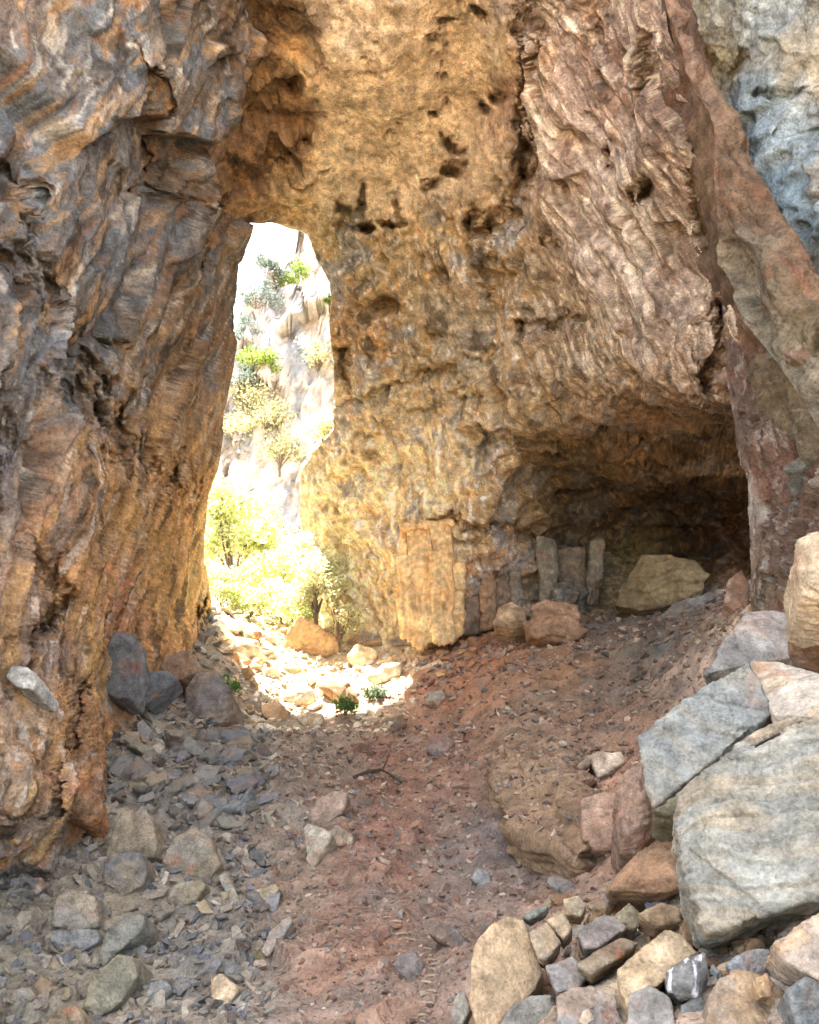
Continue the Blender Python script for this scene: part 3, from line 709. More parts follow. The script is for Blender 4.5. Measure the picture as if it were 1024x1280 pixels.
# ---------------------------------------------------------------- loose rocks
M_HERO = wall_material('boulder_rock', 7.0, 34.0, 0.48, 1.52, 1.0, 0.025)
rng = random.Random(7)
_seed = [300]
def remeshed(verts, voxel):
    """convex block through the given corners, cut into an even fine net; returns (verts, quads)"""
    bm = bmesh.new()
    for v in verts: bm.verts.new(v)
    bmesh.ops.convex_hull(bm, input=bm.verts[:])
    loose = [v for v in bm.verts if not v.link_faces]
    bmesh.ops.delete(bm, geom=loose, context='VERTS')
    bmesh.ops.recalc_face_normals(bm, faces=bm.faces[:])
    me = bpy.data.meshes.new('tmp'); bm.to_mesh(me); bm.free()
    o = bpy.data.objects.new('tmp', me); COL.objects.link(o)
    md = o.modifiers.new('r', 'REMESH'); md.mode = 'VOXEL'; md.voxel_size = voxel
    ev = o.evaluated_get(bpy.context.evaluated_depsgraph_get())
    em = ev.to_mesh()
    V = np.empty(len(em.vertices) * 3, np.float32); em.vertices.foreach_get('co', V); V = V.reshape(-1, 3)
    N = np.empty(len(em.vertices) * 3, np.float32); em.vertices.foreach_get('normal', N); N = N.reshape(-1, 3)
    F = np.empty(len(em.polygons) * 4, np.int32)
    em.polygons.foreach_get('vertices', F); F = F.reshape(-1, 4)
    ev.to_mesh_clear()
    bpy.data.objects.remove(o); bpy.data.meshes.remove(me)
    return V, N, F

def block(name, verts, c1, c2, bed=(0, 0, 1), rough=1.0, voxel=None, parent=None, bedding=1.0, c2amt=.7, streak=None, ledge=0.0, layer=.15):
    """a broken block of rock: real corners, chipped edges, bedding lines"""
    _seed[0] += 7; sd = _seed[0]
    verts = np.asarray(verts, float)
    size = float(np.linalg.norm(verts.max(0) - verts.min(0)))
    dist = float(np.linalg.norm(verts.mean(0)))
    vx = voxel or max(dist * .002, size / 120)
    V, N, F = remeshed([tuple(v) for v in verts], vx)
    P = V.copy()
    w = size
    f1, e1, r1 = facets(P / (w * .30) + sd, sd, .5); f2, e2, r2 = facets(P / (w * .08) + sd, sd + 1, .5)
    B = basis(bed)
    bedc = (P + .08 * w * np.stack([fbm(P / w * 2, 3, sd + 4)] * 3, 1)) @ B.T
    lay = ridged(np.stack([bedc[:, 0] / (w * .035), bedc[:, 1] / (w * .6), bedc[:, 2] / (w * .6)], 1).astype(np.float32), 3, sd + 2)
    h = f1 * .018 * w + f2 * .006 * w + lay * .005 * w * bedding + fbm(P / w * 12, 4, sd + 3, .6) * .005 * w - sstep(.4, .8, fbm(P / w * 4, 3, sd + 7)) * .011 * w
    h = h * rough
    if ledge:
        k = np.floor(bedc[:, 0] / layer + .35 * fbm(P / w * 3, 3, sd + 11)).astype(np.int64)
        h = h + (rnd(hash3(k, k * 0 + sd, k * 0, 5)) - .6) * ledge
    V = V + N * h[:, None]
    m = sstep(-.25, .45, fbm(P / w * 2.6 + 9, 4, sd + 5) + .5 * (r1 - .5)) * c2amt
    if ledge:       # colour follows the bedding
        bn = fbm(np.stack([bedc[:, 0] / (w * .07), bedc[:, 1] / (w * .45), bedc[:, 2] / (w * .45)], 1).astype(np.float32), 6, sd + 12, .62)
        m = sstep(-.35, .45, bn + .35 * fbm(P / w * 2.2, 3, sd + 13)) * c2amt * .45
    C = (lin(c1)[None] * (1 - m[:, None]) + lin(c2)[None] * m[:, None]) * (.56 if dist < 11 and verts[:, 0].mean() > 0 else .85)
    C = desat(C, .85) * np.array([1, .97, .88])
    C = C * np.clip(2.0 ** (.16 * lay * bedding * .6 + .5 * fbm(P / w * 6, 6, sd + 6, .66) + .2 * (r2 - .5)), .3, 2.5)[:, None]
    C = mixc(C, RUST * .9, sstep(.35, .9, fbm(P / w * 3.5, 4, sd + 8)) * .35)
    if streak is not None:
        C = mixc(C, lin((232, 234, 240)), sstep(.25, .6, fbm(aniso(P, streak, w * 1.2, w * .07), 3, sd + 9)) * .8)
    base = np.array([(V[:, 0].min() + V[:, 0].max()) / 2, (V[:, 1].min() + V[:, 1].max()) / 2, V[:, 2].min()])
    o = mesh_obj(name, V - base, F, M_HERO, np.clip(C, .01, .9))
    if parent is not None:
        o.parent = parent; o.location = Vector(base) - parent.location
    else:
        o.location = base
    return o

HEROES = []
def slab(name, label, poly, d, thick, c1, c2, gx=0.0, gy=None, ext=(.12, .62, -.42), bulge=0.0, taper=.88, cat='boulder', group=None, parent=None, **kw):
    """poly: outline of the face we see (photo pixels); d: its distance; the body reaches back and down by its thickness"""
    xs = np.array([p[0] for p in poly], float); ys = np.array([p[1] for p in poly], float)
    cx, cy = xs.mean(), ys.mean()
    if d is None:
        g = on_ground_px(cx, ys.max() - 2)
        d = float(np.dot(np.array(g), CF))
        if gy is None: gy = .35 * d / 8
        d = d - gy * (cy - ys.max()) / 100 * 1.0
    if gy is None: gy = .35 * d / 8
    D = d + gx * (xs - cx) / 100 - gy * (ys - cy) / 100
    front = at(xs, ys, D)
    c = front.mean(0)
    e = np.array(ext, float); e /= np.linalg.norm(e)
    back = c + (front - c) * taper + e * thick
    pts = [front, back]
    if bulge:
        v = -c / np.linalg.norm(c)
        pts.append((c + (front - c) * .45) + v * bulge)
    o = block(name, np.concatenate(pts), c1, c2, parent=parent, **kw)
    if label:
        tag(o, label, cat, group); HEROES.append((label, cx, cy))
    return o

TAN = (188, 164, 132); TANL = (202, 178, 146); BLUE = (146, 150, 152); GREYS = (134, 132, 130); SLATE = (116, 118, 122); BROWN = (150, 118, 90); PINK = (168, 140, 122); YEL = (186, 156, 100); WHT = (208, 198, 186)

# -- right-hand pile
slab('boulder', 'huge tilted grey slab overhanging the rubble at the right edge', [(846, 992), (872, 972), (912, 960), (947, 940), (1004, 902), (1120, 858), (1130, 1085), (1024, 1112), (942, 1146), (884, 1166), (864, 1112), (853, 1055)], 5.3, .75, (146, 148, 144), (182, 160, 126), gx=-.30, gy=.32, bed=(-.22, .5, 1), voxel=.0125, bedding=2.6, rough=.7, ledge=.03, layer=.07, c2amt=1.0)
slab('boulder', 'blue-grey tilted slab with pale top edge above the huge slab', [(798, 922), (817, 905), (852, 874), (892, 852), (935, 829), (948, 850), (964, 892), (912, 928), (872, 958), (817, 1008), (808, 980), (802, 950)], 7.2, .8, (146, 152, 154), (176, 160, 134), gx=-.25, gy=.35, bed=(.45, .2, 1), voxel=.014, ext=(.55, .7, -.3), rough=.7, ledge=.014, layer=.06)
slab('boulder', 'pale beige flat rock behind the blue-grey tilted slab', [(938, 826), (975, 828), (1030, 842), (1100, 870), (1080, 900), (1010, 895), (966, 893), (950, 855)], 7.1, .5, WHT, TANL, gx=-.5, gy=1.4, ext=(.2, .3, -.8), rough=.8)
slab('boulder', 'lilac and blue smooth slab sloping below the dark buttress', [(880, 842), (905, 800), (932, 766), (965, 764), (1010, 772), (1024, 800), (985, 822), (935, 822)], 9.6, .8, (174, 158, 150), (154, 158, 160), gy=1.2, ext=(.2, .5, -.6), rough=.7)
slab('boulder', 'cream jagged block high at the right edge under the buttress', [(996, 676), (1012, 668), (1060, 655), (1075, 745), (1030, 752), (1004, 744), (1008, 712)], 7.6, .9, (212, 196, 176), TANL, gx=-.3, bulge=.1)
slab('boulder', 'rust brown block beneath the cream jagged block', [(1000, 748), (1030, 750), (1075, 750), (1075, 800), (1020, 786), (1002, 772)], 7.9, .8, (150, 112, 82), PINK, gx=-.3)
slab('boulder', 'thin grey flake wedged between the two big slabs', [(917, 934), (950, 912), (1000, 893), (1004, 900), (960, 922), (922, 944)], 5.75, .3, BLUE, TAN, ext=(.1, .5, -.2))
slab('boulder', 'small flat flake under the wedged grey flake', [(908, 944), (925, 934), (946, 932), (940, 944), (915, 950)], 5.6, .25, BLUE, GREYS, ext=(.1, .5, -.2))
slab('boulder', 'dark greenish block in the gap, added as underside of the blue-grey slab', [(818, 1012), (846, 994), (850, 1024), (832, 1020)], 6.6, .6, (120, 116, 92), GREYS)  # stands in for the dark underside of the slab above
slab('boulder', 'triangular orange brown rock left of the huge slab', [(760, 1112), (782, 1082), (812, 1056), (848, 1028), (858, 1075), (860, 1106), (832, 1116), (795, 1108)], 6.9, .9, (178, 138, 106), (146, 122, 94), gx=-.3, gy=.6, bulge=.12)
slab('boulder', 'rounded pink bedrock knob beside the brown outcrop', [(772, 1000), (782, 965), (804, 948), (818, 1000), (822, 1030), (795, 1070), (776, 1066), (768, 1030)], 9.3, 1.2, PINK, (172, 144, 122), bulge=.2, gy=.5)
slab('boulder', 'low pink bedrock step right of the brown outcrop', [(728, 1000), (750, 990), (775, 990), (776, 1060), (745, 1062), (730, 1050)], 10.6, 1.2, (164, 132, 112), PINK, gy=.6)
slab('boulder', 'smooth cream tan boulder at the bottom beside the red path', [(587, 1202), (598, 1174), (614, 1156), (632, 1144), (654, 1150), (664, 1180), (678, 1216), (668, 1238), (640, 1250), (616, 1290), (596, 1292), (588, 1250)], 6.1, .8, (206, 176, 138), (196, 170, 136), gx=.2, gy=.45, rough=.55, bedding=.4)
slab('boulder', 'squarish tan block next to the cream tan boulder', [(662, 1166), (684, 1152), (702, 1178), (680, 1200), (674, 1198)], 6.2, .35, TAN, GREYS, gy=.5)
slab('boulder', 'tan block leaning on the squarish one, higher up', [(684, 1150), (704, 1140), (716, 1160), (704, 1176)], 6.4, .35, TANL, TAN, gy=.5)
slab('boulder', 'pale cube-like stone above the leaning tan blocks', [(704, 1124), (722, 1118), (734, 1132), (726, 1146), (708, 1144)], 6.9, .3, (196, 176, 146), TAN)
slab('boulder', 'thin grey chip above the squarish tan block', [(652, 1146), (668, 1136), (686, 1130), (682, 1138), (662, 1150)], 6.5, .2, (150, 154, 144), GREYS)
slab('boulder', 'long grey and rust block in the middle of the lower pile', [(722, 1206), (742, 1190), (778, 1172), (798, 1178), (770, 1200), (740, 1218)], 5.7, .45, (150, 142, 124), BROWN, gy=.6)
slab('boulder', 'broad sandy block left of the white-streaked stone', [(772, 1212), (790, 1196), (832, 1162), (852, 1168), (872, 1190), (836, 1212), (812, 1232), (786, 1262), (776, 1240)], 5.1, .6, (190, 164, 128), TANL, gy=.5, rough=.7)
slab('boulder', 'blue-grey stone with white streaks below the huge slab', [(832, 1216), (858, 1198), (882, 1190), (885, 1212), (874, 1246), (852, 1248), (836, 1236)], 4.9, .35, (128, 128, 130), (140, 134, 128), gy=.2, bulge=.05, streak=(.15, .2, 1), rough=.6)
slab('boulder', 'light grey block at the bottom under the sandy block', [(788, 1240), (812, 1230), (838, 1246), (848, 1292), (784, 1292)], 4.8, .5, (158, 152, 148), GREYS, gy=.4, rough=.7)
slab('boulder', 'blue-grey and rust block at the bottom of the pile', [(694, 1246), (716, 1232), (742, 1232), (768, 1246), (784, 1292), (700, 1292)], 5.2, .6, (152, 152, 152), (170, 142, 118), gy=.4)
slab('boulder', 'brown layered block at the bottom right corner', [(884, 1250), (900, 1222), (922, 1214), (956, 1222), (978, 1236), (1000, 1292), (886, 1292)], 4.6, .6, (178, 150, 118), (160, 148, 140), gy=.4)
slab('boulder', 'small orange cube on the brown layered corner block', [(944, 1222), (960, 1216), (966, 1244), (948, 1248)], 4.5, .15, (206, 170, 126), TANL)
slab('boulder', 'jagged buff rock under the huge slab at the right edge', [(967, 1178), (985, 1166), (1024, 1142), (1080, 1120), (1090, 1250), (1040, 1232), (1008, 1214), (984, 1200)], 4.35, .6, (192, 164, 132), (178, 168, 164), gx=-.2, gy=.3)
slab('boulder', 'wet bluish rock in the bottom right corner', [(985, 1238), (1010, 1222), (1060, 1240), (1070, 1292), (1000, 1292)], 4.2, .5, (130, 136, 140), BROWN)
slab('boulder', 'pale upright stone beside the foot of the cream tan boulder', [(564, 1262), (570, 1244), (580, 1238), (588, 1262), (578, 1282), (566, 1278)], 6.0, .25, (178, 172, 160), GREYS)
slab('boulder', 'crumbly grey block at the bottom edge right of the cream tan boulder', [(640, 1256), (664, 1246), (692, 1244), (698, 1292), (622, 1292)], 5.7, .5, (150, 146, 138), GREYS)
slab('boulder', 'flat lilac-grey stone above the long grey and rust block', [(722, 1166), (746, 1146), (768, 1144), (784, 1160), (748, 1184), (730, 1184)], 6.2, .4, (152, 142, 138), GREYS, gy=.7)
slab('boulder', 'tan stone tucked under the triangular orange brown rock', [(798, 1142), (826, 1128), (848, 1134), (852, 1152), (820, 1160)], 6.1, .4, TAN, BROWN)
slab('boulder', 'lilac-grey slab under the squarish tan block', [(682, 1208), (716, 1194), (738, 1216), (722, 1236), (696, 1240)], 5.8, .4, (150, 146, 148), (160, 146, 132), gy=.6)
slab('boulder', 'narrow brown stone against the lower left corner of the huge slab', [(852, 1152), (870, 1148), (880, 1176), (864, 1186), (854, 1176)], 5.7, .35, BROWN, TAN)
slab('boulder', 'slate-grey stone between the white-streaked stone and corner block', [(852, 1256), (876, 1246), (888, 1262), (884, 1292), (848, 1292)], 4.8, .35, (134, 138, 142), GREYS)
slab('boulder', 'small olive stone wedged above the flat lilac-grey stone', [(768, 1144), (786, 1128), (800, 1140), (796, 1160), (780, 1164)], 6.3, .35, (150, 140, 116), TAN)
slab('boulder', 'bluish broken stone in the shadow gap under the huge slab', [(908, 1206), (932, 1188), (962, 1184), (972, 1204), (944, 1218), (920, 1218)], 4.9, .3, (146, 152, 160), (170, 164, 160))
# -- middle and alcove
_out = [(606, 944, .35), (640, 926, .25), (690, 922, .25), (726, 950, .4), (734, 990, .5), (744, 1050, .6), (722, 1068, .6), (700, 1070, .7), (677, 1054, .85), (642, 1036, .85), (630, 1008, .85), (620, 979, .7)]
_dd = [float(np.dot(np.array(on_ground_px(x, y)), CF)) - o for x, y, o in _out]
_fr = at(np.array([p[0] for p in _out]), np.array([p[1] for p in _out]), np.array(_dd))
_ob = block('rock_outcrop', np.concatenate([_fr, _fr + np.array([.25, .9, -1.3])]), (142, 116, 90), (128, 108, 88), bed=(.1, -.1, 1), bedding=2.6, voxel=.022, rough=.9, ledge=.16, layer=.13)
tag(_ob, 'layered brown bedrock shelf in the middle of the slope with undercut foot', 'rock outcrop'); HEROES.append((_ob['label'], 676, 996))
slab('boulder', 'squared brown boulder perched above the bedrock shelf', [(657, 776), (666, 756), (680, 748), (722, 756), (732, 786), (716, 806), (690, 802), (668, 792)], 23.2, 1.2, (158, 122, 94), (140, 112, 88), bulge=.15, bedding=1.8, ledge=.22, layer=.3)
slab('boulder', 'rounded pale boulder left of the perched brown boulder', [(616, 780), (624, 758), (640, 752), (656, 762), (660, 780), (640, 786)], 24.3, 1.0, (176, 150, 116), BROWN, bulge=.2)
slab('boulder', 'large ochre block with flat face inside the dark alcove', [(768, 756), (782, 722), (802, 692), (840, 690), (872, 696), (888, 714), (878, 738), (846, 756), (800, 764)], 27.2, 2.0, (134, 114, 80), (112, 94, 66), bulge=.2, gy=.6, ledge=.15, layer=.35)
slab('boulder', 'flat dark slab lying on the slope before the ochre block', [(820, 772), (845, 752), (890, 738), (900, 744), (868, 764), (834, 778)], 24.0, .8, (120, 116, 112), (110, 92, 72), gy=1.6)
slab('boulder', 'pale wedge stone in the small pile right of the outcrop', [(740, 950), (752, 940), (776, 940), (782, 950), (762, 966), (746, 972)], 13.4, .6, (204, 184, 164), (170, 150, 130))
slab('boulder', 'thin flat stone left in the small pile by the outcrop', [(720, 958), (735, 944), (750, 938), (746, 948), (728, 962)], 13.6, .5, (156, 136, 118), BROWN)
slab('boulder', 'brown stone topping the small pile by the outcrop', [(748, 940), (758, 928), (772, 928), (778, 940)], 13.9, .5, (150, 122, 96), BROWN)
slab('boulder', 'rough white and rust stone leaning at the buttress foot', [(905, 752), (912, 724), (928, 712), (938, 730), (936, 756), (918, 764)], 17.5, .8, (176, 160, 146), (150, 104, 74))
# -- opening
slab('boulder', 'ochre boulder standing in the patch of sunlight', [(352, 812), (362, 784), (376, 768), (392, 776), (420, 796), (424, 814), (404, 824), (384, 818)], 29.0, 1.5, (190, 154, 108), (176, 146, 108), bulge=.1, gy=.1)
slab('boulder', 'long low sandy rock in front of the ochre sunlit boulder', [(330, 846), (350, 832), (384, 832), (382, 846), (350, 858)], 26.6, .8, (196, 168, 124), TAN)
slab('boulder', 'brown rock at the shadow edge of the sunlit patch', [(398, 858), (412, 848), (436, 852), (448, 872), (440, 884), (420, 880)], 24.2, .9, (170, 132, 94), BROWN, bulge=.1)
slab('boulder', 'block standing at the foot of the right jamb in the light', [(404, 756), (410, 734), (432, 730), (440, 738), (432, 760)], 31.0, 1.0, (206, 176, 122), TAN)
for lb_, pl_ in [('pale flat boulder at the left rim of the sunlit patch', [(284, 812), (296, 796), (322, 800), (326, 816), (300, 824)]), ('pale block below the ochre sunlit boulder', [(352, 872), (366, 856), (392, 860), (390, 878), (366, 884)]),
                 ('white angular boulder right of the ochre sunlit boulder', [(432, 822), (446, 804), (472, 812), (468, 830), (444, 834)]), ('long pale slab at the right rim of the sunlit patch', [(456, 846), (478, 830), (504, 828), (500, 844), (470, 856)]),
                 ('small pale boulder near the tip of the sunlit patch', [(372, 900), (384, 888), (404, 892), (402, 906), (382, 910)]), ('pale boulder in the upper right of the sunlit patch', [(448, 794), (460, 780), (482, 784), (484, 798), (462, 804)])]:
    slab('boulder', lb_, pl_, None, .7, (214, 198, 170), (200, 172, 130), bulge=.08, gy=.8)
# -- left
slab('boulder', 'upright dark slate slab leaning on the left wall', [(126, 862), (128, 800), (140, 790), (166, 790), (168, 830), (162, 872), (146, 874)], 16.6, .8, SLATE, (122, 122, 124), gy=.1, bedding=.5, rough=.5, taper=.98)
slab('boulder', 'dark blue slate wedge pointing left by the wall foot', [(168, 868), (182, 838), (206, 836), (222, 846), (200, 866), (180, 882)], 17.5, .6, (108, 112, 118), SLATE, gy=.2, rough=.5)
slab('boulder', 'big brown and blue boulder left of the sunlit patch', [(228, 900), (232, 860), (246, 842), (272, 838), (288, 862), (290, 890), (270, 912), (240, 914)], 19.6, 1.2, (138, 120, 104), (112, 112, 116), bulge=.25)
slab('boulder', 'rust tinged rock above the dark slate wedge', [(196, 842), (206, 820), (236, 812), (246, 838), (226, 850)], 20.2, 1.0, (146, 116, 92), GREYS)
slab('boulder', 'flat brown rock below the big brown and blue boulder', [(260, 930), (272, 908), (306, 906), (308, 924), (284, 944), (264, 944)], 19.0, .6, (130, 112, 96), GREYS)
slab('boulder', 'large grey-tan boulder with dark band in left rubble', [(128, 1082), (138, 1046), (150, 1016), (176, 1008), (190, 1022), (196, 1056), (194, 1070), (150, 1076)], None, .9, (146, 132, 112), (104, 104, 106), bulge=.05, rough=.9)
slab('boulder', 'rounded banded boulder below the large grey-tan one', [(126, 1110), (130, 1078), (150, 1064), (176, 1066), (184, 1090), (178, 1106), (152, 1122)], None, .8, (112, 110, 112), (150, 134, 110), bulge=.05, rough=.9)
slab('boulder', 'broad grey boulder right of the large grey-tan one', [(202, 1080), (216, 1046), (242, 1034), (262, 1046), (276, 1080), (260, 1100), (226, 1094)], None, .9, (134, 128, 118), (148, 130, 106), bulge=.05, rough=.9)
slab('boulder', 'ochre-grey slab below the broad grey boulder', [(206, 1128), (216, 1106), (252, 1098), (258, 1108), (240, 1128), (214, 1136)], None, .5, (142, 128, 106), GREYS, rough=.7)
slab('boulder', 'cracked tan block at the foot of the left wall', [(62, 1158), (68, 1120), (92, 1112), (118, 1120), (122, 1158), (92, 1164)], None, .7, (150, 136, 118), (136, 134, 130), rough=.7)
slab('boulder', 'grey shelf beneath the cracked tan block', [(62, 1176), (66, 1162), (120, 1162), (124, 1176), (104, 1188)], None, .5, (130, 130, 130), GREYS)
slab('boulder', 'long slanting grey rock under the banded boulder', [(122, 1196), (134, 1162), (160, 1140), (182, 1142), (178, 1162), (150, 1186), (128, 1206)], None, .6, (126, 126, 118), (140, 132, 116))
slab('boulder', 'large flat greenish slab at the lower left', [(102, 1262), (116, 1220), (146, 1192), (166, 1194), (172, 1220), (150, 1254), (124, 1272)], None, .6, (138, 130, 108), (128, 124, 110), rough=.6)
slab('boulder', 'partly buried slab in the bottom left corner', [(-10, 1262), (2, 1240), (36, 1232), (44, 1246), (16, 1276)], None, .5, (126, 124, 122), (150, 126, 90))
slab('boulder', 'brown slab cut by the bottom edge near the left corner', [(52, 1284), (66, 1264), (92, 1256), (106, 1276), (104, 1296), (56, 1296)], None, .5, (146, 130, 106), TAN)
slab('boulder', 'grey flat stone above the bottom edge, left of centre', [(180, 1252), (186, 1228), (206, 1222), (214, 1236), (204, 1254)], None, .35, (128, 130, 128), GREYS)
slab('boulder', 'tan pentagonal stone in the gravel near the bottom', [(264, 1246), (264, 1222), (276, 1216), (298, 1236), (284, 1260), (272, 1262)], None, .35, (170, 150, 122), TAN)
slab('boulder', 'upright bar-shaped pale stone in the left rubble', [(272, 1094), (282, 1090), (298, 1120), (298, 1132), (290, 1132)], None, .25, (158, 146, 128), BLUE)
slab('boulder', 'lozenge shaped tan stone right of the bar-shaped stone', [(308, 1130), (318, 1112), (344, 1104), (350, 1110), (336, 1126), (314, 1134)], None, .3, (160, 144, 116), GREYS)
slab('boulder', 'pale pointed triangular stone standing in the central gravel', [(379, 1034), (384, 1028), (402, 1034), (416, 1042), (398, 1070), (390, 1088), (384, 1078)], None, .5, (186, 176, 158), (170, 158, 144), gy=.3, rough=.6)
slab('boulder', 'pinkish block lying behind the pointed triangular stone', [(382, 1022), (388, 1004), (412, 990), (434, 990), (430, 1012), (410, 1030), (392, 1030)], None, .7, (166, 142, 126), (150, 126, 110))
slab('boulder', 'small brown stone right of the pointed triangular stone', [(410, 1040), (420, 1030), (442, 1044), (440, 1060), (426, 1060), (414, 1052)], None, .4, (158, 142, 124), BROWN)
slab('boulder', 'grey and pink egg-shaped stone beside the chip trail', [(490, 1206), (500, 1192), (520, 1188), (530, 1204), (528, 1222), (510, 1226)], None, .4, (150, 140, 138), (170, 140, 128), bulge=.06)
slab('boulder', 'flat grey stone in the dark gravel below the outcrop', [(586, 1098), (598, 1084), (612, 1090), (614, 1104), (600, 1108)], None, .35, (134, 132, 134), GREYS)
slab('boulder', 'half buried pink slab left of the cream tan boulder', [(534, 1166), (546, 1150), (572, 1160), (588, 1186), (572, 1190)], None, .3, (150, 126, 112), GREYS)
slab('boulder', 'dark triangular rock on the red slope under the sunlit patch', [(464, 912), (480, 900), (504, 892), (508, 904), (488, 916)], None, .7, (136, 118, 100), BROWN)
slab('boulder', 'round brown rock on the red slope', [(532, 940), (536, 922), (552, 916), (568, 928), (566, 942), (550, 946)], None, .7, (136, 110, 100), GREYS, bulge=.1)
slab('boulder', 'pale rough rock at the upper end of the red slope', [(530, 880), (534, 866), (552, 862), (560, 874), (548, 884)], None, .7, (176, 160, 140), GREYS, bulge=.1)
slab('boulder', 'white-grey ledge stone jutting from the left wall foot', [(8, 846), (14, 832), (34, 832), (46, 848), (40, 862), (20, 858)], 10.45, .7, (188, 186, 182), (156, 158, 160))
slab('boulder', 'blunt orange nose of rock hanging at the left wall foot', [(62, 1006), (66, 976), (84, 962), (102, 976), (106, 1006), (98, 1020), (80, 1018)], 11.2, .9, (172, 116, 72), (166, 136, 108), gy=-.2, bulge=.12)
slab('boulder', 'long pale stone in the gravel left of the red path', [(326, 1190), (336, 1164), (362, 1142), (366, 1152), (348, 1180), (334, 1196)], None, .3, (160, 146, 134), GREYS)

# -- squared pillar by the opening and the columns beside it, all pieces of the back wall
BACK = bpy.data.objects['cave_ceiling_and_back_wall']
LEFTW = bpy.data.objects['cave_wall_left']
pil = bpy.data.objects.new('rock_pillar', None); COL.objects.link(pil)
pil.location = at(540, 808, 27.2); pil.empty_display_size = .5
tag(pil, 'bright honey coloured squared rock pillar right of the opening', 'rock pillar')
HON = (232, 198, 140); HON2 = (222, 176, 114)  # pale calcite honey, lifted to hold light bounced onto the pillar
bpy.context.view_layer.update()
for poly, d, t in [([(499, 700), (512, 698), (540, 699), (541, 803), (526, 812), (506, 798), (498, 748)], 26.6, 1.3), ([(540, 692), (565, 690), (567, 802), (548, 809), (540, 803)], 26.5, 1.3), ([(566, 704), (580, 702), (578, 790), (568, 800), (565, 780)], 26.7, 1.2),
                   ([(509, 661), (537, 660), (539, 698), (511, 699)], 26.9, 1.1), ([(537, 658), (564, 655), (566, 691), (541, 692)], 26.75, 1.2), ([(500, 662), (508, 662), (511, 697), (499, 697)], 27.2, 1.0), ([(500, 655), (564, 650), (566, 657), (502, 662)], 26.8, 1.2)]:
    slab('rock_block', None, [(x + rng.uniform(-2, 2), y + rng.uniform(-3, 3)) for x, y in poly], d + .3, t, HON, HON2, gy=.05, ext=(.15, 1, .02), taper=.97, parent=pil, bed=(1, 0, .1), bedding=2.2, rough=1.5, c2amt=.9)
for (x0, x1, y0, y1, d, c) in [(566, 579, 650, 706, 27.9, (110, 92, 72)), (580, 606, 684, 792, 27.7, (146, 124, 106)), (602, 618, 668, 788, 27.5, (164, 130, 98)), (616, 640, 690, 782, 27.9, (140, 116, 94)), (636, 650, 672, 772, 27.9, (148, 132, 116)), (674, 696, 676, 770, 28.2, (140, 130, 112)), (694, 734, 690, 768, 28.9, (122, 104, 86)), (736, 752, 682, 760, 29.0, (140, 128, 110))]:
    sl = rng.uniform(-4, 4); y0 += rng.uniform(-6, 6)
    slab('rock_column', None, [(x0 + sl, y0), (x1 + sl, y0 + rng.uniform(-14, 10)), (x1 - sl * .5, y1 * .5 + y0 * .5), (x1 - sl, y1 - 3), (x0 - sl, y1)], d, 1.0, c, tuple(int(v * .72) for v in c), gy=.03, ext=(.1, 1, 0), taper=.97, parent=BACK, bed=(1, 0, .1), rough=1.9, gx=1.2, bulge=.12)

# ---------------------------------------------------------------- smaller stones
def stone_mesh(i):
    r = random.Random(100 + i)
    pts = []
    kind = i % 4
    sx, sy, sz = [(1, .75, .4), (1, .6, .6), (1, .8, .7), (1, .45, .35)][kind]
    n = r.randint(9, 14)
    for _ in range(n):
        v = Vector((r.gauss(0, 1), r.gauss(0, 1), r.gauss(0, 1))).normalized()
        m = max(abs(v.x), abs(v.y), abs(v.z)); v = v.lerp(v / m, .65)
        pts.append((v.x * sx * .5, v.y * sy * .5, v.z * sz * .5))
    V, N, F = remeshed(pts, .032)
    f1, e1, r1 = facets(V * 3.2 + i * 5, 500 + i, .9); 
    V = V + N * (f1 * .05 + fbm(V * 9, 3, 520 + i) * .014)[:, None]
    me_o = mesh_obj('stone', V, F, M_ROCK)
    me = me_o.data
    bpy.data.objects.remove(me_o)
    return me
STONES = [stone_mesh(i) for i in range(20)]
SMALL = []
def stone(px, py, wpx, col, label, group, name='stone', flat=None):
    g = on_ground_px(px, py)
    if g is None or g.y > 45: return None
    d = float(np.dot(np.array(g), CF))
    s = wpx / 1000 * d
    o = bpy.data.objects.new(name, rng.choice(STONES)); COL.objects.link(o)
    o.scale = (s * rng.uniform(.9, 1.1), s * rng.uniform(.8, 1.2), s * rng.uniform(.8, 1.25))
    nrm = _bv.ray_cast(Vector((g.x, g.y, 50)), Vector((0, 0, -1)))[1] or Vector((0, 0, 1))
    q = Vector((0, 0, 1)).rotation_difference((nrm + Vector((0, 0, .6))).normalized())
    o.rotation_mode = 'QUATERNION'
    o.rotation_quaternion = q @ Quaternion((0, 0, 1), rng.uniform(0, 6.283)) @ Quaternion((rng.uniform(-1, 1), rng.uniform(-1, 1), 0), rng.uniform(0, .45))
    o.location = g + Vector((0, 0, s * .12))
    k = rng.uniform(.82, 1.18)
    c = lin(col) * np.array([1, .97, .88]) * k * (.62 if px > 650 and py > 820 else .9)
    o.color = (*[float(min(v * rng.uniform(.95, 1.05), .9)) for v in c], 1)
    tag(o, label, 'stone', group)
    SMALL.append((o, px, py, wpx, col))
    return o
def inside(x, y, poly):
    r = False; j = len(poly) - 1
    for i in range(len(poly)):
        xi, yi = poly[i]; xj, yj = poly[j]
        if (yi > y) != (yj > y) and x < (xj - xi) * (y - yi) / (yj - yi) + xi: r = not r
        j = i
    return r
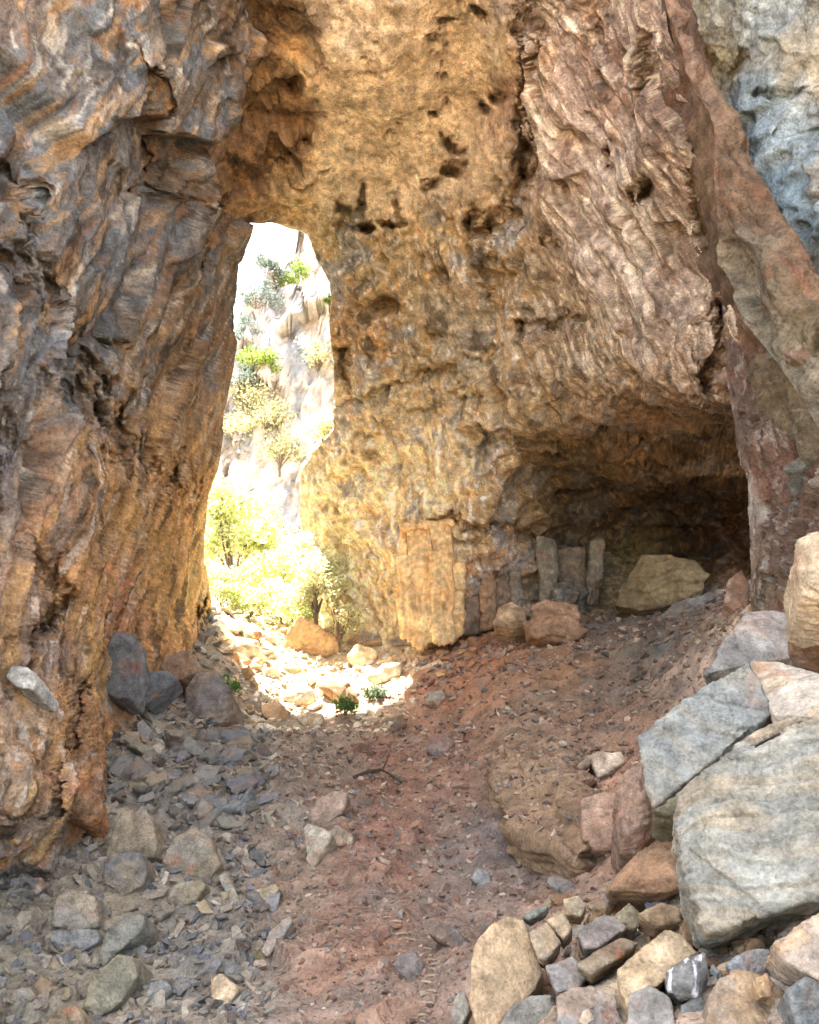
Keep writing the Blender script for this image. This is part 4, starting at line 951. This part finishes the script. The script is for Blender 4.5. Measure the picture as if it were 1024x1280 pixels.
def scatter(n, poly, smin, smax, cols, label, group, power=2.0):
    xs = [p[0] for p in poly]; ys = [p[1] for p in poly]; k = 0; tries = 0
    while k < n and tries < n * 30:
        tries += 1
        x, y = rng.uniform(min(xs), max(xs)), rng.uniform(min(ys), max(ys))
        if not inside(x, y, poly): continue
        w = smin + (smax - smin) * rng.random() ** power
        if stone(x, y, w, rng.choice(cols), label, group): k += 1
slates = [(114, 115, 117), (126, 126, 126), (134, 128, 118), (116, 112, 108), (142, 130, 114)]
scatter(88, [(150, 930), (300, 920), (335, 1000), (300, 1060), (200, 1010), (140, 990)], 18, 56, slates, 'angular slate-grey stone in the rubble band below the left boulders', 'slate stones in the left rubble band', 1.3)
scatter(56, [(20, 1190), (110, 1190), (200, 1130), (330, 1060), (370, 1100), (350, 1280), (20, 1280)], 11, 34, slates + [(156, 140, 118)], 'small grey stone lying in the lower left gravel', 'small stones in the lower left gravel', 2.2)
reds = [(160, 136, 120), (150, 120, 104), (142, 134, 130), (172, 150, 134), (134, 104, 90)]
scatter(48, [(340, 940), (600, 900), (620, 1010), (680, 1080), (580, 1190), (560, 1280), (370, 1280), (360, 1080)], 9, 24, reds, 'small stone half sunk in the red-brown gully floor', 'small stones on the gully floor', 2.4)
scatter(30, [(270, 790), (330, 900), (430, 905), (520, 830), (480, 790), (420, 775)], 12, 40, [(206, 186, 156), (190, 160, 124), (176, 140, 100), (210, 196, 170)], 'pale stone in the bright patch under the opening', 'stones in the sunlit patch', 2.0)
scatter(28, [(700, 800), (880, 750), (900, 790), (800, 870), (740, 900)], 9, 26, [(112, 106, 100), (130, 116, 100), (150, 130, 110), (96, 92, 90)], 'dark broken stone on the shaded slope below the alcove', 'broken stones below the alcove', 2.0)
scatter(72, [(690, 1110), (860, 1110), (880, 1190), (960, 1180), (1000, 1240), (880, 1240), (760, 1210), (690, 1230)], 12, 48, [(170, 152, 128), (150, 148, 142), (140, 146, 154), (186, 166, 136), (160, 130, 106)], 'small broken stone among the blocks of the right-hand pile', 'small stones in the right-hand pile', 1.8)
scatter(26, [(958, 852), (1024, 838), (1024, 892), (962, 888)], 9, 20, [(206, 186, 168), (190, 170, 156), (176, 160, 150)], 'pale pink chip scattered on the beige flat rock', 'chips on the beige flat rock', 1.6)
scatter(18, [(560, 800), (650, 800), (640, 830), (540, 860)], 9, 22, [(176, 128, 92), (160, 116, 84), (190, 150, 108)], 'orange brown stone on the crest right of the pillar', 'stones on the crest by the pillar', 2.0)
# trail of thin pale chips up the middle of the gully floor
trail = [(490, 1096), (492, 1106), (491, 1116), (492, 1126), (490, 1136), (484, 1148), (492, 1154), (498, 1160), (502, 1167), (508, 1172), (514, 1176), (536, 1190), (538, 1198), (541, 1206), (541, 1214), (540, 1222), (536, 1230), (541, 1238), (534, 1246), (536, 1254), (531, 1262), (528, 1270), (526, 1278)]
for i, (x, y) in enumerate(trail):
    o = stone(x + rng.uniform(-3, 3), y + rng.uniform(-2.5, 2.5), rng.uniform(9, 18), (172, 156, 136), 'thin pale chip in the ladder-like trail up the gully', 'chips of the trail', 'stone_chip')
    o.data = STONES[3]
    s = o.scale.x; o.scale = (s, s * .55, s * .6); o.rotation_quaternion = Quaternion((0, 0, 1), rng.uniform(-.55, .55)) @ Quaternion((1, .3, 0), rng.uniform(-.3, .3))

# every stone is told apart by its look and by the boulder it lies nearest to
STOP = ['overhanging', 'at', 'with', 'above', 'behind', 'sloping', 'high', 'beneath', 'wedged', 'under', 'in', 'left', 'right', 'beside', 'next', 'leaning', 'below', 'on', 'running', 'perched', 'inside', 'lying', 'before', 'topping', 'standing', 'by', 'pointing', 'cut', 'from', 'jutting', 'hanging']
def short(label):
    w = label.split(); k = [w[0]]
    for t in w[1:]:
        if t in STOP: break
        k.append(t)
    return ' '.join(k)
def colour_word(c):
    r, g, b = c
    if r - b > 60: return 'orange-brown'
    if r - b > 34: return 'tan' if r > 150 else 'brown'
    if r - b > 18: return 'buff' if r > 165 else 'grey-brown'
    return 'pale grey' if r > 150 else ('dark grey' if r < 118 else 'grey')
ORD = ['nearest', 'second', 'third', 'fourth', 'fifth', 'sixth', 'seventh', 'eighth', 'ninth', 'tenth', 'eleventh', 'twelfth']
def name_stones():
    bins = {}
    for (o, x, y, w, c) in SMALL:
        if o.name.startswith('stone_chip'): continue
        lab, hx, hy = min(HEROES, key=lambda h: (h[1] - x) ** 2 + (h[2] - y) ** 2)
        dx, dy = x - hx, y - hy
        where = ('right of' if dx > 0 else 'left of') if abs(dx) > abs(dy) else ('below' if dy > 0 else 'above')
        size = 'large' if w > 24 else ('medium' if w > 15 else 'small')
        bins.setdefault((size, colour_word(c), where, short(lab)), []).append((dx * dx + dy * dy, o))
    for (size, cw, where, lab), lst in bins.items():
        lst.sort(key=lambda t: t[0])
        for i, (_, o) in enumerate(lst):
            if len(lst) == 1: o['label'] = '%s %s stone %s the %s' % (size, cw, where, lab)
            else: o['label'] = '%s %s stone, %s of its kind %s the %s' % (size, cw, ORD[min(i, 11)], where, lab)
    chips = sorted([(y, o) for (o, x, y, w, c) in SMALL if o.name.startswith('stone_chip')], key=lambda t: -t[0])
    nth = ['first', 'second', 'third', 'fourth', 'fifth', 'sixth', 'seventh', 'eighth', 'ninth', 'tenth', 'eleventh', 'twelfth', 'thirteenth', 'fourteenth', 'fifteenth', 'sixteenth', 'seventeenth', 'eighteenth', 'nineteenth', 'twentieth', 'twenty-first', 'twenty-second', 'twenty-third']
    for i, (_, o) in enumerate(chips):
        o['label'] = 'thin pale chip in the ladder-like gully trail, %s from the bottom edge' % nth[i]
name_stones()

# ---------------------------------------------------------------- gravel: real little stones, far too many to count
def gravel(n):
    R = np.random.RandomState(5)
    tmpl = []
    for i in range(24):
        r = random.Random(900 + i); bm = bmesh.new()
        for _ in range(9):
            v = Vector((r.gauss(0, 1), r.gauss(0, 1), r.gauss(0, 1))).normalized()
            bm.verts.new((v.x * .5, v.y * .4, v.z * .28))
        bmesh.ops.convex_hull(bm, input=bm.verts[:]); bmesh.ops.triangulate(bm, faces=bm.faces[:])
        bm.verts.index_update()
        tmpl.append((np.array([v.co[:] for v in bm.verts]), np.array([[v.index for v in f.verts] for f in bm.faces]))); bm.free()
    # denser near the lens, thinning with distance
    y = 3.6 * np.exp(R.rand(n) * math.log(34 / 3.6))
    x = -(1.5 + .56 * y) + R.rand(n) * ((1.5 + .56 * y) * 2 + 2.5)
    z = ground_height(x, y)
    ob = bpy.data.objects['rock_outcrop']; bb = BVHTree.FromObject(ob, bpy.context.evaluated_depsgraph_get()); ol = ob.location
    for i in np.where((np.abs(x - ol.x) < 3) & (np.abs(y - ol.y) < 4))[0]:
        t = bb.ray_cast(Vector((x[i] - ol.x, y[i] - ol.y, 30)), Vector((0, 0, -1)))
        if t[0] is not None and t[0].z + ol.z > z[i] and t[1].z > .5: z[i] = t[0].z + ol.z
    px, py, d = to_px(np.stack([x, y, z], 1))
    keep = (px > -40) & (px < 1500) & (py < 1330) & (py > 740)
    x, y, z, px, py, d = [a[keep] for a in (x, y, z, px, py, d)]
    s = (3.2 + (11 + 15 * (px < 340)) * R.rand(len(x)) ** 3.2) / 1000 * np.clip(d, 4, 30)
    leftish = 1 - sstep(300, 420, px + 40 * R.randn(len(x)))
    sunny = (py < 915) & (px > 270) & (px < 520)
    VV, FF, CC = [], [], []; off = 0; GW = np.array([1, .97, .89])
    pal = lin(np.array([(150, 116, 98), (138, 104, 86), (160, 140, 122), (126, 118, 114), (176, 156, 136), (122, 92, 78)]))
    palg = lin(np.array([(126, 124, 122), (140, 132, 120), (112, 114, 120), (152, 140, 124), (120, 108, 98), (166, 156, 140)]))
    pals = lin(np.array([(222, 208, 184), (210, 190, 156), (200, 170, 130), (226, 214, 194), (214, 200, 172), (192, 160, 120)]))  # paler palette, whitens the gravel where the sun falls
    ti = R.randint(0, 24, len(x)); ang = R.rand(len(x)) * 6.283; tl = R.randn(len(x), 2) * .35; ci = R.randint(0, 6, len(x)); kk = R.uniform(.75, 1.25, len(x))
    pick = R.rand(len(x))
    for i in range(len(x)):
        T, F = tmpl[ti[i]]
        c, sn = math.cos(ang[i]), math.sin(ang[i])
        vx = T[:, 0] * c - T[:, 1] * sn; vy = T[:, 0] * sn + T[:, 1] * c; vz = T[:, 2] + vx * tl[i, 0] + vy * tl[i, 1]
        VV.append(np.stack([x[i] + vx * s[i], y[i] + vy * s[i], z[i] + (vz + .08) * s[i]], 1)); FF.append(F + off); off += len(T)
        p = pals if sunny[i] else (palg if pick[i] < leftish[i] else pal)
        CC.append(np.repeat(((p[ci[i]] * .8 + p[ci[i]].mean() * .2) * kk[i] * GW)[None], len(T), 0))
    o = mesh_obj('gravel', np.concatenate(VV), np.concatenate(FF), M_GROUND, np.clip(np.concatenate(CC), .01, .9), smooth=False)
    tag(o, 'loose gravel and stone chips strewn over the cave floor', 'gravel', kind='stuff')
gravel(54000)

# dead branch on the red slope
def branch():
    g = on_ground_px(470, 968)
    bm = bmesh.new()
    def tube(pts, r0, r1):
        rings = []
        for i, p in enumerate(pts):
            t = i / (len(pts) - 1); r = r0 + (r1 - r0) * t
            dv = (pts[min(i + 1, len(pts) - 1)] - pts[max(i - 1, 0)]).normalized()
            a = dv.orthogonal().normalized(); b = dv.cross(a)
            rings.append([bm.verts.new(p + (a * math.cos(k * 1.047) + b * math.sin(k * 1.047)) * r) for k in range(6)])
        for u, v in zip(rings[:-1], rings[1:]):
            for k in range(6): bm.faces.new((u[k], u[(k + 1) % 6], v[(k + 1) % 6], v[k]))
        bm.faces.new(rings[0][::-1]); bm.faces.new(rings[-1])
    def gp_(px, py, up): q = on_ground_px(px, py); return q + Vector((0, 0, up)) - g
    tube([gp_(442, 974, .03), gp_(458, 971, .10), gp_(476, 970, .13), gp_(490, 974, .08), gp_(502, 980, .03)], .04, .02)
    tube([gp_(478, 970, .12), gp_(484, 962, .2), gp_(487, 955, .22)], .02, .008)
    me = bpy.data.meshes.new('dead_branch'); bm.to_mesh(me); bm.free()
    o = bpy.data.objects.new('dead_branch', me); COL.objects.link(o); o.location = g
    m, nt, b = new_mat('dead_wood')
    tc = nd(nt, 'ShaderNodeTexCoord'); rgb = nd(nt, 'ShaderNodeRGB'); rgb.outputs[0].default_value = (.06, .045, .03, 1)
    grain(nt, b, rgb.outputs[0], tc.outputs['Object'], 8, 40, .6, 1.4, .5, .01)
    me.materials.append(m)
    tag(o, 'thin dark dead branch lying across the red slope', 'branch')
branch()
# ---------------------------------------------------------------- plants
def leaf_material(name, c1, c2):
    m, nt, b = new_mat(name)
    g = nd(nt, 'ShaderNodeAttribute', attribute_name='tint')
    tc = nd(nt, 'ShaderNodeTexCoord')
    grain(nt, b, g.outputs['Color'], tc.outputs['Object'], 3, 20, .8, 1.2, .1, .01)
    b.inputs['Roughness'].default_value = .55
    tr = nd(nt, 'ShaderNodeBsdfTranslucent'); nt.links.new(g.outputs['Color'], tr.inputs[0])
    mx = nd(nt, 'ShaderNodeMixShader'); mx.inputs[0].default_value = .35
    out = [n for n in nt.nodes if n.type == 'OUTPUT_MATERIAL'][0]
    nt.links.new(b.outputs[0], mx.inputs[1]); nt.links.new(tr.outputs[0], mx.inputs[2]); nt.links.new(mx.outputs[0], out.inputs[0])
    return m
M_LEAF = leaf_material('leaves', None, None)
M_BARK, _nt, _b = new_mat('bark')
_tc = nd(_nt, 'ShaderNodeTexCoord'); _rgb = nd(_nt, 'ShaderNodeRGB'); _rgb.outputs[0].default_value = (.16, .12, .085, 1)
grain(_nt, _b, _rgb.outputs[0], _tc.outputs['Object'], 6, 30, .6, 1.4, .6, .02)

def plant(name, label, base, height, spread, leaves, leaf, cols, cat='shrub', group=None, trunk_h=.3, seed=1, squash=1.0):
    R = np.random.RandomState(seed); r = random.Random(seed)
    root = bpy.data.objects.new(name, None); COL.objects.link(root); root.location = base; root.empty_display_size = .3
    tag(root, label, cat, group)
    bm = bmesh.new(); tips = []
    def tube(pts, r0, r1):
        rings = []
        for i, p in enumerate(pts):
            t = i / (len(pts) - 1); rr = r0 + (r1 - r0) * t
            dv = (pts[min(i + 1, len(pts) - 1)] - pts[max(i - 1, 0)]).normalized()
            a = dv.orthogonal().normalized(); b = dv.cross(a)
            rings.append([bm.verts.new(p + (a * math.cos(k * 1.2566) + b * math.sin(k * 1.2566)) * rr) for k in range(5)])
        for u, v in zip(rings[:-1], rings[1:]):
            for k in range(5): bm.faces.new((u[k], u[(k + 1) % 5], v[(k + 1) % 5], v[k]))
    th = height * trunk_h; tr = max(height * .022, .015)
    trunk = [Vector((0, 0, -.15))] + [Vector((r.uniform(-.06, .06) * height * k, r.uniform(-.06, .06) * height * k, th * k)) for k in (.35, .7, 1)]
    tube(trunk, tr * 1.3, tr * .8)
    for i in range(9):
        a = i * 2.4 + r.uniform(-.4, .4); e = r.uniform(.25, 1.3)
        ln = r.uniform(.5, 1) 
        end = trunk[-1] + Vector((math.cos(a) * math.cos(e) * spread * ln, math.sin(a) * math.cos(e) * spread * ln, math.sin(e) * (height - th) * ln * squash))
        mid = trunk[-1].lerp(end, .5) + Vector((r.uniform(-.1, .1), r.uniform(-.1, .1), r.uniform(0, .15))) * spread
        st = trunk[-1].lerp(trunk[1], r.uniform(0, .6))
        tube([st, mid, end], tr * .55, tr * .15)
        tips += [end, mid.lerp(end, .5)]
        for _ in range(2):
            e2 = end + Vector((r.uniform(-1, 1), r.uniform(-1, 1), r.uniform(-.4, .8))) * spread * .35
            tube([mid.lerp(end, .6), e2], tr * .25, tr * .1); tips.append(e2)
    me = bpy.data.meshes.new('trunk'); bm.to_mesh(me); bm.free(); me.materials.append(M_BARK)
    t = bpy.data.objects.new('trunk', me); COL.objects.link(t); t.parent = root
    T = np.array([p[:] for p in tips]); k = R.randint(0, len(T), leaves)
    c = T[k] + R.randn(leaves, 3) * spread * np.array([.17, .17, .13])
    c[:, 2] = np.maximum(c[:, 2], .02)
    d1 = R.randn(leaves, 3); d1 /= np.linalg.norm(d1, axis=1)[:, None]
    d2 = np.cross(d1, R.randn(leaves, 3)); d2 /= np.linalg.norm(d2, axis=1)[:, None]
    s = leaf * R.uniform(.6, 1.3, leaves)[:, None]
    V = np.stack([c - d1 * s, c + d2 * s * .45 + d1 * s * .1, c + d1 * s, c - d2 * s * .45 + d1 * s * .1], 1).reshape(-1, 3)
    F = np.arange(leaves * 4).reshape(-1, 4)
    pal = lin(np.array(cols)); shade = R.uniform(.75, 1.25, len(T))
    C = pal[(k * 7 + R.randint(0, 2, leaves)) % len(pal)] * shade[k][:, None] * R.uniform(.8, 1.2, leaves)[:, None]
    o = mesh_obj('crown', V, F, M_LEAF, np.clip(np.repeat(C, 4, 0), 0, .8), smooth=False, parent=root)
    return root
GREEN = [(112, 136, 60), (128, 150, 70), (96, 122, 56), (150, 160, 84)]
LIME = [(190, 196, 132), (204, 206, 152), (166, 180, 106), (216, 214, 172)]  # leaf tints paled to carry the glare of full sun
PALEG = [(212, 208, 170), (220, 216, 182), (198, 198, 150)]  # palest leaves, overexposed sunlight put into the colour
DARKG = [(92, 122, 62), (108, 138, 72), (80, 108, 56)]
def base_at(px, py, d):
    p = at(px, py, d); return Vector((p[0], p[1], drop(p[0], p[1]) ))
for (nm, lb, px, top, d, sp, n, lf, cols, cat, th) in [
    ('small_tree', 'light green tree rising tallest in the opening beside the left wall', 292, 592, 37, 1.9, 6500, .13, LIME, 'tree', .25),
    ('shrub', 'bushy lime shrub in the middle of the opening', 335, 668, 36, 2.0, 6000, .11, LIME, 'shrub', .22),
    ('shrub', 'sunlit shrub against the right jamb of the opening', 396, 664, 30, 1.25, 5000, .09, PALEG, 'shrub', .3),
    ('shrub', 'low sunlit shrub at the foot of the right jamb', 424, 722, 29.3, .8, 1000, .09, PALEG, 'shrub', .2),
    ('shrub', 'spreading pale shrub behind the ochre sunlit boulder', 372, 716, 30.5, 1.1, 1400, .1, LIME, 'shrub', .2),
    ('shrub', 'low dense shrub at the base of the left wall edge', 276, 706, 32, 1.1, 3000, .09, LIME, 'shrub', .2),
    ('shrub', 'low pale shrub in front of the lime shrub', 352, 722, 33, 1.4, 3500, .09, PALEG, 'shrub', .2),
    ('shrub', 'small round shrub left of the ochre sunlit boulder', 312, 730, 31.5, 1.0, 1200, .1, LIME, 'shrub', .2),
    ('shrub', 'yellowish shrub deep behind the others in the opening', 372, 640, 44, 2.1, 4500, .13, PALEG, 'shrub', .3),
    ('small_tree', 'slender tree far back between wall and cliff', 318, 612, 47, 1.8, 4500, .14, LIME, 'tree', .3)]:
    b = base_at(px, 775, d)
    ht = float(at(px, top, d)[2] - b.z)
    plant(nm, lb, b, max(ht, .8), sp, n, lf, cols, cat, None, th, int(px))
# a bush rooted on the ledge of the right jamb, with that ledge
slab('rock_ledge', 'sunlit sloping rock ledge jutting from the right jamb', [(374, 590), (392, 560), (414, 540), (440, 538), (440, 575), (400, 600)], 31.8, 2.2, (206, 184, 144), TANL, gx=.4, gy=2.2, cat='rock ledge', ext=(.5, .7, -.6))
plant('ledge_shrub', 'pale bush growing on the sunlit ledge of the right jamb', Vector(at(404, 556, 32.0)), 1.3, 1.0, 1300, .1, PALEG, 'shrub', None, .2, 77)
plant('ledge_shrub', 'tiny green tuft high on the right jamb', Vector(at(412, 386, 29.0)), .55, .32, 260, .07, GREEN, 'shrub', None, .2, 78)
for i, (px, py, d, h, cols, lb) in enumerate([(432, 890, 23.0, .55, DARKG, 'small fresh green plant at the tip of the sunlit patch'), (466, 872, 24.5, .5, [(84, 98, 70), (98, 110, 80)], 'dark little bush on the shadow edge right of the sunlit patch'), (283, 868, 22.5, .6, DARKG, 'dim green tuft beside the big brown and blue boulder')]):
    g = on_ground_px(px, py + 6) or Vector(at(px, py, d))
    plant('small_plant', lb, g, h, .45, 420, .07, cols, 'plant', None, .2, 200 + i)
# growth on the far cliff
_dg = bpy.context.evaluated_depsgraph_get()
_cv = BVHTree.FromObject(bpy.data.objects['cliff_beyond_opening'], _dg)
spots = [(318, 395, 3.0, 0), (334, 352, 2.6, 0), (352, 318, 2.6, 0), (304, 440, 2.6, 0), (310, 520, 3.2, 1), (332, 545, 3.4, 1), (300, 560, 3.0, 1), (322, 470, 2.2, 2), (398, 470, 2.6, 1), (376, 362, 2.2, 2), (350, 590, 3.0, 1), (300, 500, 2.4, 0), (366, 300, 2.4, 0)]
words = ['leftmost on the skyline', 'on the sloping skyline', 'near the top of the skyline', 'hugging the left wall edge at mid height', 'halfway up on the left', 'just left of the dark streak', 'low by the left wall edge', 'in the middle of the cliff face', 'beside the right jamb', 'up by the right jamb', 'at the foot of the dark streak', 'against the left wall edge', 'topmost under the arch']
for i, (px, py, h, c) in enumerate(spots):
    hit = _cv.ray_cast(Vector((0, 0, 0)), Vector(at(px, py, 1.0)).normalized())
    p = hit[0]
    if p is None: continue
    plant('cliff_shrub', 'washed-out pale shrub on the far cliff, ' + words[i], p + Vector((0, 0, -.3)), h * 1.2, h * .8, 1600, .17, [[(120, 134, 126), (140, 150, 140)], PALEG, GREEN][c], 'shrub', 'shrubs on the far cliff', .25, 300 + i)
